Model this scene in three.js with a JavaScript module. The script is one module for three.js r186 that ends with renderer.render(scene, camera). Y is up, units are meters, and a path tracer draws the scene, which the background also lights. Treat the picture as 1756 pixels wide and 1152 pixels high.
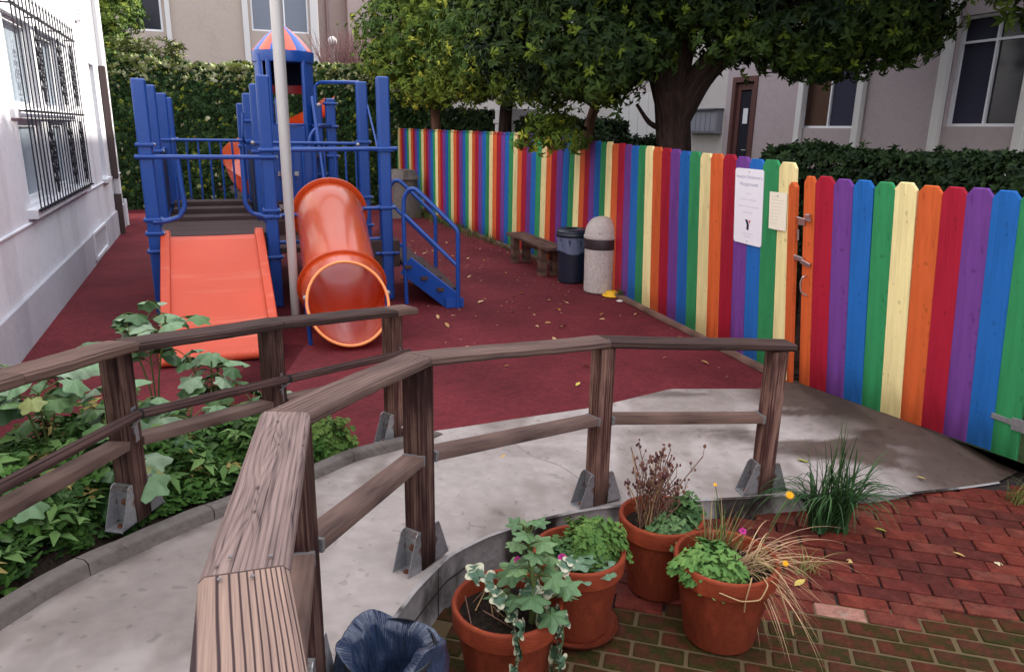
import * as THREE from 'three';
import { mergeGeometries } from 'three/addons/utils/BufferGeometryUtils.js';
import { RoundedBoxGeometry } from 'three/addons/geometries/RoundedBoxGeometry.js';

// ---------------------------------------------------------------- camera, sky, sun, exposure
const scene = new THREE.Scene();
const camera = new THREE.PerspectiveCamera(48.8, 1756 / 1152, 0.05, 600);
camera.position.set(0, 1.9, 0);
camera.rotation.set(-15.57 * Math.PI / 180, 0, 1.0 * Math.PI / 180, 'YXZ');
const SUN = new THREE.Vector3(0.75, 0.575, -0.40).normalize();   // towards the sun: from the right, over the building
{
  const w = 256, h = 128, d = new Float32Array(w * h * 4);
  for (let j = 0; j < h; j++) for (let i = 0; i < w; i++) {
    const el = ((j + 0.5) / h - 0.5) * Math.PI, az = (i + 0.5) / w * 2 * Math.PI - Math.PI;
    const dir = new THREE.Vector3(Math.cos(el) * Math.cos(az), Math.sin(el), Math.cos(el) * Math.sin(az));
    const t = Math.pow(Math.max(0, Math.sin(el)), 0.6), g = Math.pow(Math.max(0, dir.dot(SUN)), 6) * 0.7;
    let c = el > 0 ? [0.74 + 0.44 * t + g, 0.74 + 0.48 * t + g * 0.95, 0.78 + 0.62 * t + g * 0.85] : [0.2, 0.18, 0.18];
    const k = (j * w + i) * 4; d[k] = c[0]; d[k + 1] = c[1]; d[k + 2] = c[2]; d[k + 3] = 1;
  }
  const sky = new THREE.DataTexture(d, w, h, THREE.RGBAFormat, THREE.FloatType);
  sky.mapping = THREE.EquirectangularReflectionMapping; sky.magFilter = THREE.LinearFilter; sky.minFilter = THREE.LinearFilter;
  sky.needsUpdate = true; scene.background = sky; scene.environment = sky;
}
const sun = new THREE.DirectionalLight(new THREE.Color(1, 0.93, 0.82), 4.6);
sun.position.copy(SUN).multiplyScalar(60).add(new THREE.Vector3(-1, 0, -9)); sun.target.position.set(-1, 0, -9);
sun.castShadow = true; sun.shadow.radius = 2; sun.shadow.mapSize.set(2048, 2048);
Object.assign(sun.shadow.camera, { left: -25, right: 25, top: 25, bottom: -25, near: 1, far: 150 });
scene.add(sun, sun.target);
const renderer = new THREE.WebGLRenderer({ antialias: true });
renderer.toneMapping = THREE.LinearToneMapping;
renderer.toneMappingExposure = 1.85;
renderer.shadowMap.enabled = true;

// ---------------------------------------------------------------- helpers
const V = (x, y, z) => new THREE.Vector3(x, y, z);
function mulberry(a) { return () => { a |= 0; a = a + 0x6D2B79F5 | 0; let t = Math.imul(a ^ a >>> 15, 1 | a); t = t + Math.imul(t ^ t >>> 7, 61 | t) ^ t; return ((t ^ t >>> 14) >>> 0) / 4294967296; }; }
const R = mulberry(77);
const rr = (a, b) => a + (b - a) * R();
const lerp = (a, b, t) => a + (b - a) * t;
const sst = (a, b, x) => { const t = Math.min(1, Math.max(0, (x - a) / (b - a))); return t * t * (3 - 2 * t); };
function lattice(seed) { const r = mulberry(seed), n = 64, a = new Float32Array(n * n); for (let i = 0; i < a.length; i++) a[i] = r(); return a; }
const LAT = [1, 2, 3, 4, 5, 6, 7, 8].map(s => lattice(s * 991));
function vn(l, x, y, px, py) {   // tileable value noise, px / py periods in cells
  const xi = Math.floor(x), yi = Math.floor(y), fx = x - xi, fy = y - yi;
  const m = (v, p) => ((v % p) + p) % p, s = t => t * t * (3 - 2 * t);
  const g = (i, j) => LAT[l & 7][(m(j, py) % 64) * 64 + (m(i, px) % 64)];
  const a = g(xi, yi), b = g(xi + 1, yi), c = g(xi, yi + 1), d = g(xi + 1, yi + 1), u = s(fx), v = s(fy);
  return a + (b - a) * u + (c - a) * v + (a - b - c + d) * u * v;
}
function fbm(u, v, f, oct, seed = 0, fy = f) { let a = 0.5, s = 0, n = 0; for (let o = 0; o < oct; o++) { s += a * vn(seed + o, u * f, v * fy, f, fy); n += a; a *= 0.55; f *= 2; fy *= 2; } return s / n; }
const S2L = c => c <= 0.04045 ? c / 12.92 : Math.pow((c + 0.055) / 1.055, 2.4);
const L2S = c => c <= 0.0031308 ? c * 12.92 : 1.055 * Math.pow(c, 1 / 2.4) - 0.055;
function tex(n, m, fn, srgb = true) {    // fn(u, v) -> [r, g, b] linear
  const d = new Uint8Array(n * m * 4);
  for (let j = 0; j < m; j++) for (let i = 0; i < n; i++) {
    const c = fn((i + 0.5) / n, (j + 0.5) / m), k = (j * n + i) * 4;
    for (let q = 0; q < 3; q++) { const x = Math.min(1, Math.max(0, c[q])); d[k + q] = Math.round(255 * (srgb ? L2S(x) : x)); } d[k + 3] = 255;
  }
  const t = new THREE.DataTexture(d, n, m, THREE.RGBAFormat); t.wrapS = t.wrapT = THREE.RepeatWrapping;
  t.magFilter = THREE.LinearFilter; t.minFilter = THREE.LinearMipmapLinearFilter; t.generateMipmaps = true;
  if (srgb) t.colorSpace = THREE.SRGBColorSpace; t.needsUpdate = true; return t;
}
const mixc = (a, b, t) => [lerp(a[0], b[0], t), lerp(a[1], b[1], t), lerp(a[2], b[2], t)];
const mulc = (a, s) => [a[0] * s, a[1] * s, a[2] * s];
function mat(color, o = {}) { const m = new THREE.MeshPhysicalMaterial({ roughness: 0.8, specularIntensity: (o.roughness ?? 0.8) >= 0.6 && !o.metalness ? 0.3 : 1, ...o }); if (color) m.color.setRGB(...color); return m; }
const bumpFine = tex(256, 256, (u, v) => { const a = fbm(u, v, 32, 3, 2); return [a, a, a]; }, false);
const bumpBrush = tex(256, 256, (u, v) => { const a = fbm(u, v, 24, 3, 3, 4); return [a, a, a]; }, false);
const rough1 = tex(256, 256, (u, v) => { const a = 0.55 + 0.45 * fbm(u, v, 6, 4, 1); return [a, a, a]; }, false);
const rep = (t, x, y = x) => { const c = t.clone(); c.repeat.set(x, y); c.needsUpdate = true; return c; };

// planar / box uv in metres
function boxUV(g, s = 1) {
  if (g.index) g = g.toNonIndexed();
  const p = g.attributes.position, uv = new Float32Array(p.count * 2), a = V(), b = V(), c = V(), n = V();
  for (let i = 0; i < p.count; i += 3) {
    a.fromBufferAttribute(p, i); b.fromBufferAttribute(p, i + 1); c.fromBufferAttribute(p, i + 2);
    n.copy(b).sub(a).cross(c.clone().sub(a)); const x = Math.abs(n.x), y = Math.abs(n.y), z = Math.abs(n.z);
    [a, b, c].forEach((q, k) => { const U = y >= x && y >= z ? [q.x, q.z] : x >= z ? [q.z, q.y] : [q.x, q.y]; uv[(i + k) * 2] = U[0] * s; uv[(i + k) * 2 + 1] = U[1] * s; });
  }
  g.setAttribute('uv', new THREE.BufferAttribute(uv, 2)); return g;
}
const names = {};
function numbered(n) { const k = names[n] = (names[n] ?? -1) + 1; return k ? n + '_' + String(k).padStart(3, '0') : n; }
function tag(o, label, category, group) { o.userData.label = label; o.userData.category = category; if (group) o.userData.group = group; return o; }
function thing(name, label, category, pos = [0, 0, 0], turn = 0, group) {
  const o = new THREE.Group(); o.name = numbered(name); o.position.set(...pos); o.rotation.y = turn; scene.add(o); return tag(o, label, category, group);
}
function put(name, geo, m, parent, top) {
  const o = new THREE.Mesh(geo, m); o.name = parent ? name : numbered(name); o.castShadow = o.receiveShadow = true; (parent || scene).add(o); return o;
}
function struct(name, geo, m, parent) { const o = put(name, geo, m, parent); if (!parent) o.userData.kind = 'structure'; return o; }
const prep = g => { if (g.index) g = g.toNonIndexed(); for (const k of Object.keys(g.attributes)) if (!['position', 'normal', 'uv'].includes(k)) g.deleteAttribute(k); return g; };
const merge = a => mergeGeometries(a.map(prep));
function box(w, h, d, x = 0, y = 0, z = 0, r = 0) { const g = r ? new RoundedBoxGeometry(w, h, d, 1, r) : new THREE.BoxGeometry(w, h, d); g.translate(x, y, z); return boxUV(g); }
function barBetween(a, b, w, h, r = 0.004) {   // box along a->b, w across, h up
  const L = a.distanceTo(b), g = boxUV(new RoundedBoxGeometry(L, h, w, 1, r)), d = b.clone().sub(a).normalize();
  const z = V().crossVectors(d, V(0, 1, 0)); if (z.lengthSq() < 1e-6) z.set(0, 0, 1); z.normalize(); const y = V().crossVectors(z, d);
  g.applyMatrix4(new THREE.Matrix4().makeBasis(d, y, z).setPosition(a.clone().add(b).multiplyScalar(0.5))); return g;
}
function pipe(pts, r, seg = 0, closed = false, rad = 8) { const c = new THREE.CatmullRomCurve3(pts, closed, 'catmullrom', 0.25); return new THREE.TubeGeometry(c, seg || pts.length * 6, r, rad, closed); }
function rod(a, b, r, rad = 8, r2 = r) { const L = a.distanceTo(b), g = new THREE.CylinderGeometry(r2, r, L, rad, 1); g.translate(0, L / 2, 0); g.applyQuaternion(new THREE.Quaternion().setFromUnitVectors(V(0, 1, 0), b.clone().sub(a).normalize())); g.translate(a.x, a.y, a.z); return g; }
function lathe(pts, seg = 32) { return new THREE.LatheGeometry(pts.map(p => new THREE.Vector2(p[0], p[1])), seg); }
function polyXZ(pts, y) {   // flat sheet, uv in metres
  const tri = THREE.ShapeUtils.triangulateShape(pts.map(p => new THREE.Vector2(p[0], -p[1])), []), pos = [], uv = [];
  for (const t of tri) { const q = t.map(i => pts[i]); const cr = (q[1][0] - q[0][0]) * (q[2][1] - q[0][1]) - (q[1][1] - q[0][1]) * (q[2][0] - q[0][0]); if (cr > 0) q.reverse(); for (const p of q) { pos.push(p[0], y, p[1]); uv.push(p[0], p[1]); } }
  const g = new THREE.BufferGeometry(); g.setAttribute('position', new THREE.Float32BufferAttribute(pos, 3)); g.setAttribute('uv', new THREE.Float32BufferAttribute(uv, 2)); g.computeVertexNormals(); return g;
}
function gridGeo(nu, nv, fn, uvf) {   // fn(u,v) -> Vector3
  const pos = [], uv = [], idx = [];
  for (let j = 0; j <= nv; j++) for (let i = 0; i <= nu; i++) { const p = fn(i / nu, j / nv); pos.push(p.x, p.y, p.z); const q = uvf ? uvf(i / nu, j / nv, p) : [i / nu, j / nv]; uv.push(q[0], q[1]); }
  for (let j = 0; j < nv; j++) for (let i = 0; i < nu; i++) { const a = j * (nu + 1) + i, b = a + 1, c = a + nu + 1, d = c + 1; idx.push(a, b, d, a, d, c); }
  const g = new THREE.BufferGeometry(); g.setAttribute('position', new THREE.Float32BufferAttribute(pos, 3)); g.setAttribute('uv', new THREE.Float32BufferAttribute(uv, 2)); g.setIndex(idx); g.computeVertexNormals(); return g;
}
function polyAt(P, t) { // point at fraction t of polyline length
  let L = 0; const s = [0]; for (let i = 1; i < P.length; i++) { L += Math.hypot(P[i][0] - P[i - 1][0], P[i][1] - P[i - 1][1]); s.push(L); }
  const d = t * L; for (let i = 1; i < P.length; i++) if (d <= s[i] + 1e-9) { const k = (d - s[i - 1]) / (s[i] - s[i - 1]); return [lerp(P[i - 1][0], P[i][0], k), lerp(P[i - 1][1], P[i][1], k)]; } return P[P.length - 1];
}
// the yard's own axes: the white wall, the play structure and the far fence run along VV
const AN = 22 * Math.PI / 180, UU = V(Math.cos(AN), 0, -Math.sin(AN)), VV = V(-Math.sin(AN), 0, -Math.cos(AN));

// ---------------------------------------------------------------- materials
const rubberTex = tex(512, 512, (u, v) => { const a = fbm(u, v, 64, 2, 1), b = fbm(u, v, 4, 4, 4); return mulc(mixc([0.075, 0.011, 0.014], [0.152, 0.021, 0.027], a * 0.75 + b * 0.35), 0.68 + 0.62 * b); });
const M = {};
M.rubber = mat(null, { map: rep(rubberTex, 0.5), bumpMap: rep(bumpFine, 1.5), bumpScale: 0.006, roughness: 0.85 });
const concTex = tex(1024, 1024, (u, v) => {
  const a = fbm(u, v, 3, 5, 0), b = fbm(u, v, 40, 3, 3), st = sst(0.5, 0.68, fbm(u, v, 5, 5, 5, 2)), sp = fbm(u, v, 64, 1, 6) > 0.9 ? 0.8 : 1;
  return mulc(mixc([0.40, 0.365, 0.35], [0.15, 0.122, 0.105], 0.45 * st + 0.4 * (1 - a)), (0.78 + 0.3 * b) * sp);
});
M.concrete = mat(null, { map: rep(concTex, 0.42), bumpMap: rep(bumpFine, 1), bumpScale: 0.003, roughness: 0.85 });
M.wallConc = mat(null, { map: rep(tex(512, 512, (u, v) => { const a = fbm(u, v, 4, 5, 2), b = sst(0.45, 0.75, fbm(u, v, 6, 5, 5, 3)), c = fbm(u, v, 40, 2, 1); return mulc(mixc([0.36, 0.335, 0.32], [0.075, 0.065, 0.06], b * 0.9 + 0.8 * (a - 0.4)), 0.85 + 0.3 * c); }), 0.8), bumpMap: rep(bumpFine, 1.5), bumpScale: 0.004, roughness: 0.9 });
M.kerb = mat([0.50, 0.475, 0.45], { map: rep(concTex, 0.9), bumpMap: rep(bumpFine, 1.5), bumpScale: 0.006, roughness: 0.9 });
M.soil = mat(null, { map: rep(tex(256, 256, (u, v) => { const a = fbm(u, v, 16, 4, 3); return mixc([0.012, 0.009, 0.007], [0.06, 0.042, 0.03], a); }), 1.2), bumpMap: rep(bumpFine, 2), bumpScale: 0.02, roughness: 1 });
M.mortarDark = mat([0.035, 0.025, 0.024], { roughness: 1, bumpMap: bumpFine, bumpScale: 0.004 });
M.mortarLight = mat([0.115, 0.082, 0.042], { roughness: 1, bumpMap: bumpFine, bumpScale: 0.004 });
const brickT = k => tex(128, 128, (u, v) => { const a = fbm(u, v, 6, 4, k), b = fbm(u, v, 32, 2, k + 2); const s = sst(0.55, 0.75, fbm(u, v, 4, 4, k + 3)); return mulc([1 + 0.25 * s, 1 + 0.9 * s, 1 + 0.9 * s], 0.30 + 0.5 * a + 0.35 * b); });
const brickTs = [brickT(1), brickT(4)];
M.brick = []; const reds = [[0.20, 0.040, 0.036], [0.235, 0.047, 0.04], [0.165, 0.034, 0.034], [0.215, 0.055, 0.05], [0.13, 0.03, 0.03]];
reds.forEach((c, i) => M.brick.push(mat([c[0] * 0.78, c[1] * 0.72, c[2] * 0.52], { map: brickTs[i % 2], bumpMap: bumpFine, bumpScale: 0.003, roughness: 0.75 })));
const mossT = tex(256, 256, (u, v) => { const a = fbm(u, v, 6, 5, 2), b = fbm(u, v, 24, 2, 5); return mulc(mixc([0.070, 0.022, 0.011], [0.033, 0.026, 0.005], sst(0.34, 0.62, a)), 0.7 + 0.5 * b); });
M.moss = [0, 1, 2].map(i => mat([[1, 1, 1], [0.85, 0.95, 0.8], [1.1, 0.9, 0.85]][i], { map: mossT, bumpMap: bumpFine, bumpScale: 0.003, roughness: 0.8 }));
M.brickPale = mat([0.42, 0.2, 0.15], { map: brickTs[0], bumpMap: bumpFine, bumpScale: 0.003, roughness: 0.85 });
// weathered wood
function woodTex(n, m, seed, light, dark, { lines = 26, knots = [], gamma = 1 } = {}) {
  return tex(n, m, (u, v) => {
    let y = v + 0.05 * (fbm(u, v, 3, 3, seed, 2) - 0.5), kd = 0, ring = 0;
    for (const [kx, ky, ks] of knots) { const dx = (u - kx) * 3.4, dy = v - ky, r = Math.hypot(dx * 0.55, dy); y += Math.sign(dy) * ks * Math.exp(-Math.pow(r / (ks * 1.5), 2)) * 0.9; kd = Math.max(kd, Math.exp(-Math.pow(Math.hypot(dx * 1.1, dy * 1.4) / (ks * 0.28), 2))); }
    const w = 0.5 + 0.5 * Math.sin(2 * Math.PI * lines * (y + 0.03 * fbm(u, v, 2, 2, seed + 1)));
    const fine = fbm(u, v, 6, 3, seed + 2, 64), blot = fbm(u, v, 4, 4, seed + 3), str = fbm(u, v, 2, 3, seed + 4, 20);
    const t = 0.30 * Math.pow(1 - w, 2.6) + 0.75 * (fine - 0.45) + 0.6 * (blot - 0.5) + 0.6 * (str - 0.5) + 0.24 + 0.8 * kd + 0.5 * sst(0.78, 0.84, fbm(u, v, 3, 2, seed + 5, 40));
    return mixc(light, dark, Math.min(1, Math.max(0, t * gamma)));
  });
}
const wt = {
  a: woodTex(512, 256, 1, [0.175, 0.112, 0.092], [0.022, 0.012, 0.012], { lines: 7, gamma: 1.05 }),
  dark: woodTex(512, 256, 3, [0.085, 0.05, 0.042], [0.010, 0.006, 0.006], { lines: 6, gamma: 1.2 }),
  red: woodTex(512, 256, 4, [0.13, 0.066, 0.05], [0.022, 0.011, 0.012], { lines: 6, gamma: 1.1 }),
  knot: woodTex(1024, 512, 2, [0.275, 0.195, 0.172], [0.035, 0.021, 0.023], { lines: 13, knots: [[0.14, 0.52, 0.14], [0.33, 0.40, 0.08], [0.60, 0.55, 0.15], [0.72, 0.5, 0.10], [0.93, 0.75, 0.10]], gamma: 0.95 }),
};
wt.post = tex(512, 256, (u, v) => { const a = fbm(u, v, 3, 4, 1, 64), b = fbm(u, v, 2, 4, 4, 8), c = fbm(u, v, 6, 4, 6, 6), st = sst(0.30, 0.0, u + 0.22 * (b - 0.5)) * 0.8 + 0.5 * sst(0.8, 1.0, u) * b; const k = 0.45 * a + 0.5 * b + 0.25 * c; return mulc(mixc([0.145, 0.082, 0.064], [0.028, 0.011, 0.010], sst(0.38, 0.74, k)), 1 - 0.82 * Math.min(1, st)); });
wt.bold = tex(1024, 512, (u, v) => {   // coarse raised grain, wide on one side, tight on the other
  const w = (1 - v) + 0.03 * (fbm(u, v, 3, 3, 6, 2) - 0.5) - 0.03 * Math.sin(u * 5); const k = 10.5 * Math.pow(Math.min(1, Math.max(0, w)), 1.9) + 0.4 * Math.sin(u * 7 + v * 2) * 0.3;
  const f = Math.abs(k - Math.round(k)) / 0.5, th = lerp(0.34, 0.30, v), d = 1 - sst(th * 0.35, th, f);
  const fine = fbm(u, v, 8, 3, 2, 64), bl = fbm(u, v, 5, 4, 4);
  return mixc(mixc([0.40, 0.275, 0.21], [0.19, 0.125, 0.105], 0.7 * fine + 0.5 * bl), [0.03, 0.016, 0.02], d * 0.93);
});
const woodM = (t, c = [1, 1, 1], o = {}) => mat(c, { map: t, bumpMap: t, bumpScale: 0.004, roughness: 0.82, ...o });
M.woodA = woodM(wt.a); M.woodDark = woodM(wt.dark); M.woodRed = woodM(wt.red); M.woodKnot = woodM(wt.knot); M.woodBold = woodM(wt.bold);
M.woodPost = woodM(wt.post); M.woodGrey = woodM(wt.a, [1.05, 1.0, 0.95]);
M.galv = mat(null, { map: rep(tex(128, 128, (u, v) => { const a = sst(0.56, 0.72, fbm(u, v, 5, 4, 3)), b = fbm(u, v, 16, 3, 5); return mixc(mulc([0.33, 0.33, 0.34], 0.7 + 0.6 * b), [0.15, 0.055, 0.025], a * 0.9); }), 4), metalness: 0.6, roughness: 0.5, roughnessMap: rough1, bumpMap: bumpFine, bumpScale: 0.001 });
M.steel = mat([0.6, 0.58, 0.56], { metalness: 0.9, roughness: 0.3 });
M.rust = mat([0.16, 0.06, 0.03], { roughness: 0.9, metalness: 0.2 });
M.black = mat([0.012, 0.012, 0.014], { roughness: 0.6 });

// ---------------------------------------------------------------- ground, ramp, bricks
function groundH(x, z) {
  const s = (x + 0.15) * -0.59 + (z + 3.6) * 0.81, r = 0.06 + 0.115 * s, up = r > 0.06 ? r : 0.06 * Math.exp((r - 0.06) / 0.06);
  const w = x * 0.6 + z * 0.8;
  return up * sst(1.6, 0.6, x) - 0.125 * sst(-2.15, -1.5, w) * sst(1.4, 2.3, x);
}
struct('ground', polyXZ([[-200, -220], [200, -220], [200, 120], [-200, 120]], -0.6), mat([0.09, 0.085, 0.07], { roughness: 1, bumpMap: bumpFine, bumpScale: 0.01 }));
const LP = [[3.2, -4.27], [2.27, -5.64], [1.905, -5.4], [1.223, -5.364], [0.598, -4.94], [0.018, -4.672], [-0.5, -4.4], [-0.636, -4.2], [-0.917, -3.87], [-1.058, -3.59], [-1.327, -3.09], [-1.46, -2.85], [-1.57, -2.6], [-1.676, -2.33], [-1.75, -1.9], [-1.8, -1.2], [-1.75, -0.2], [-1.6, 1]];
const RP = [[2.99, -4.13], [2.483, -3.957], [2.068, -3.813], [1.425, -3.66], [0.9, -3.56], [0.534, -3.45], [0.333, -3.36], [0.085, -3.18], [-0.096, -3.01], [-0.25, -2.80], [-0.36, -2.5], [-0.43, -2.2], [-0.47, -1.95], [-0.47, -1.6], [-0.42, -1.25], [-0.3, -0.85], [-0.05, 0], [0.2, 0.7]];
{
  const S = (P) => new THREE.CatmullRomCurve3(P.map(p => V(p[0], 0, p[1])), false, 'catmullrom', 0.3);
  const cr = S(RP); const n = 150;
  const A = RP.map((p, i) => i / (RP.length - 1));
  const Rt = t => cr.getPoint(t);
  const Lt = t => { const f = t * (LP.length - 1), i = Math.min(LP.length - 2, Math.floor(f)), k = f - i; return V(lerp(LP[i][0], LP[i + 1][0], k), 0, lerp(LP[i][1], LP[i + 1][1], k)); };
  const g = gridGeo(240, 44, (a, b) => { const p = Lt(a).lerp(Rt(a), b); const e = p.distanceTo(Rt(a)); p.lerp(Rt(a), 0); p.y = groundH(p.x, p.z) + 0.006 + 0.006 * (fbm(p.x * 0.2 + 5, p.z * 0.2 + 5, 4, 3, 2) - 0.5); return p; }, (a, b, p) => [p.x, p.z]);
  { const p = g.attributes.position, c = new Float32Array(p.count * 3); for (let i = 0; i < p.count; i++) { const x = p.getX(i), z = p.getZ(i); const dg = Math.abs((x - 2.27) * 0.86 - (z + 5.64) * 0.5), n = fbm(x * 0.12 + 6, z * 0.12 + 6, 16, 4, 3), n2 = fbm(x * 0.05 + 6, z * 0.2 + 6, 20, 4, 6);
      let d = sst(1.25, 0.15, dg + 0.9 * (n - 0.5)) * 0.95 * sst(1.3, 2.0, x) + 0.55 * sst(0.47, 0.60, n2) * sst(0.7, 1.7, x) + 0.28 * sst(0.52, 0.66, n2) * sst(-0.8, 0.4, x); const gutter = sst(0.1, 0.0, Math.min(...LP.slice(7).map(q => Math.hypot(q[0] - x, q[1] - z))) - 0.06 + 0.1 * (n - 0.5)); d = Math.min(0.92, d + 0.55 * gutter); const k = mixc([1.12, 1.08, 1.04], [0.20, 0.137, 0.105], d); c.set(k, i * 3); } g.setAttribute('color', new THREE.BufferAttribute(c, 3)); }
  const rampM = M.concrete.clone(); rampM.vertexColors = true; struct('concrete_ramp', g, rampM);
  // retaining wall along the ramp's right edge, rounded top
  const w = thing('retaining_wall', 'curved low grey concrete retaining wall holding up the ramp behind the flowerpots', 'wall');
  const prof = [[-0.012, 0.0], [0, 0.006], [0.010, 0.003], [0.016, -0.010], [0.018, -0.035], [0.019, -0.08], [0.020, -0.15], [0.021, -0.6]], NW = 160; let arc = 0; const arcs = [0]; for (let i = 1; i <= NW; i++) { arc += Rt(i / NW * 0.985).distanceTo(Rt((i - 1) / NW * 0.985)); arcs.push(arc); }
  const wallG = gridGeo(NW, prof.length - 1, (a, b) => {
    const p = Rt(a * 0.985), q = cr.getTangent(Math.min(0.999, a * 0.985 + 1e-4)), k = prof[Math.round(b * (prof.length - 1))];
    return V(p.x - q.z * k[0] * -1 * -1, k[1] < -0.3 ? -0.3 : groundH(p.x, p.z) + k[1], p.z + q.x * k[0]);
  }, (a, b, p) => [arcs[Math.round(a * NW)], p.y]);
  put('wall_face', wallG, M.wallConc, w);
  M.wallConc.side = THREE.DoubleSide;
  // formwork joints in the wall face
  const jm = mat([0.03, 0.026, 0.025], { roughness: 1 }), wp = (t, y) => { const p = Rt(t), q = cr.getTangent(t); return V(p.x - q.z * 0.019, y, p.z + q.x * 0.019); };
  put('form_joint', pipe([0.5, 0.53, 0.56, 0.59, 0.62, 0.65].map(t => wp(t, 0.005)), 0.003, 40), jm, w); put('form_joint', rod(wp(0.545, 0.13), wp(0.545, -0.12), 0.0025, 6), jm, w);
  // cracks in the slab
  const cr1 = [[0.02, -4.25], [0.15, -4.05], [0.27, -3.95], [0.36, -3.82], [0.45, -3.62]];
  put('slab_crack', mergeGeometries([pipe(cr1.map(([x, z]) => V(x + rr(-.01, .01), groundH(x, z) + 0.004, z)), 0.0045, 40, false, 5)]), mat([0.05, 0.042, 0.042], { roughness: 1 }), w);
}
// kerb along the planting bed
{
  const kp = LP.slice(6, 18);
  const pr = [[0, 0], [0.006, 0.045], [0.02, 0.062], [0.07, 0.066], [0.088, 0.05], [0.092, -0.15]];
  const c = new THREE.CatmullRomCurve3(kp.map(p => V(p[0], 0, p[1])), false, 'catmullrom', 0.3);
  const K = [];
  for (let s = 0; s < 5; s++) {   // cast in lengths with open joints
    const a0 = s / 5 + 0.0006, a1 = (s + 1) / 5 - 0.0006;
    K.push(gridGeo(20, 5, (a, b) => { const t = lerp(a0, a1, a), p = c.getPoint(t), q = c.getTangent(t), k = pr[Math.round(b * 5)], f = sst(0, 0.12, t); return V(p.x + q.z * k[0], groundH(p.x, p.z) + k[1] * lerp(0.25, 1, f) + 0.014 * (fbm(t, 0.3, 12, 3, 1) - 0.5), p.z - q.x * k[0]); }, (a, b, p) => [p.x + p.y, p.z]));
  }
  M.kerb.side = THREE.DoubleSide;
  const k = struct('kerb', K[0], M.kerb);
  for (let i = 1; i < 5; i++) put('kerb_length', K[i], M.kerb, k);
}
// rubber play surface
struct('rubber_play_surface', polyXZ([[-7.6, -14.36], [-9.6, -18.3], [-1.6, -21.4], [-2.9, -18.93], [0.86, -10.04], [2.23, -5.62], [1.905, -5.39], [1.223, -5.35], [0.598, -4.93], [0.018, -4.66], [-0.5, -4.39], [-0.72, -4.2], [-1.05, -3.84], [-1.15, -3.6], [-1.4, -3.1], [-1.62, -2.6], [-1.78, -2.2], [-1.85, -1.2], [-1.85, 0], [-1.7, 1.2], [-1.2, 1.6]], 0), M.rubber);
// planting bed
{
  const bed = [[-1.14, -3.72], [-1.18, -3.6], [-1.45, -3.05], [-1.68, -2.6], [-1.8, -2.2], [-1.86, -1.2], [-1.85, 0], [-2.2, 0], [-2.55, -1.8], [-2.55, -2.9], [-2.2, -3.75], [-1.55, -4.0]];
  const c = [-1.75, -2.8], pos = [];
  struct('planting_bed', gridGeo(bed.length * 3, 6, (a, b) => { const p = polyAt([...bed, bed[0]], a), x = lerp(p[0], c[0], b), z = lerp(p[1], c[1], b); return V(x, Math.max(0, groundH(x, z)) * 0.85 + 0.015 + 0.05 * sst(0, 0.4, b) + 0.03 * (fbm(x * .3 + 9, z * .3 + 9, 6, 3, 1) - 0.5), z); }, (a, b, p) => [p.x, p.z]), M.soil).material.side = THREE.DoubleSide;
}
// lawn beyond the fence
struct('lawn', polyXZ([[3.3, -4.0], [2.28, -5.6], [0.9, -10], [-2.85, -18.95], [-3.5, -24], [-3, -40], [30, -40], [30, 2], [6.5, 2]], -0.03), mat(null, { map: rep(tex(256, 256, (u, v) => { const a = fbm(u, v, 24, 3, 3); return mixc([0.02, 0.035, 0.012], [0.06, 0.085, 0.03], a); }), 0.6), roughness: 1, bumpMap: bumpFine, bumpScale: 0.02 }));
struct('back_lot', polyXZ([[-40, -18.6], [-9.6, -18.2], [-3.2, -20.8], [-3.2, -60], [-40, -60]], -0.05), mat([0.07, 0.07, 0.06], { roughness: 1 }));
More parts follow.
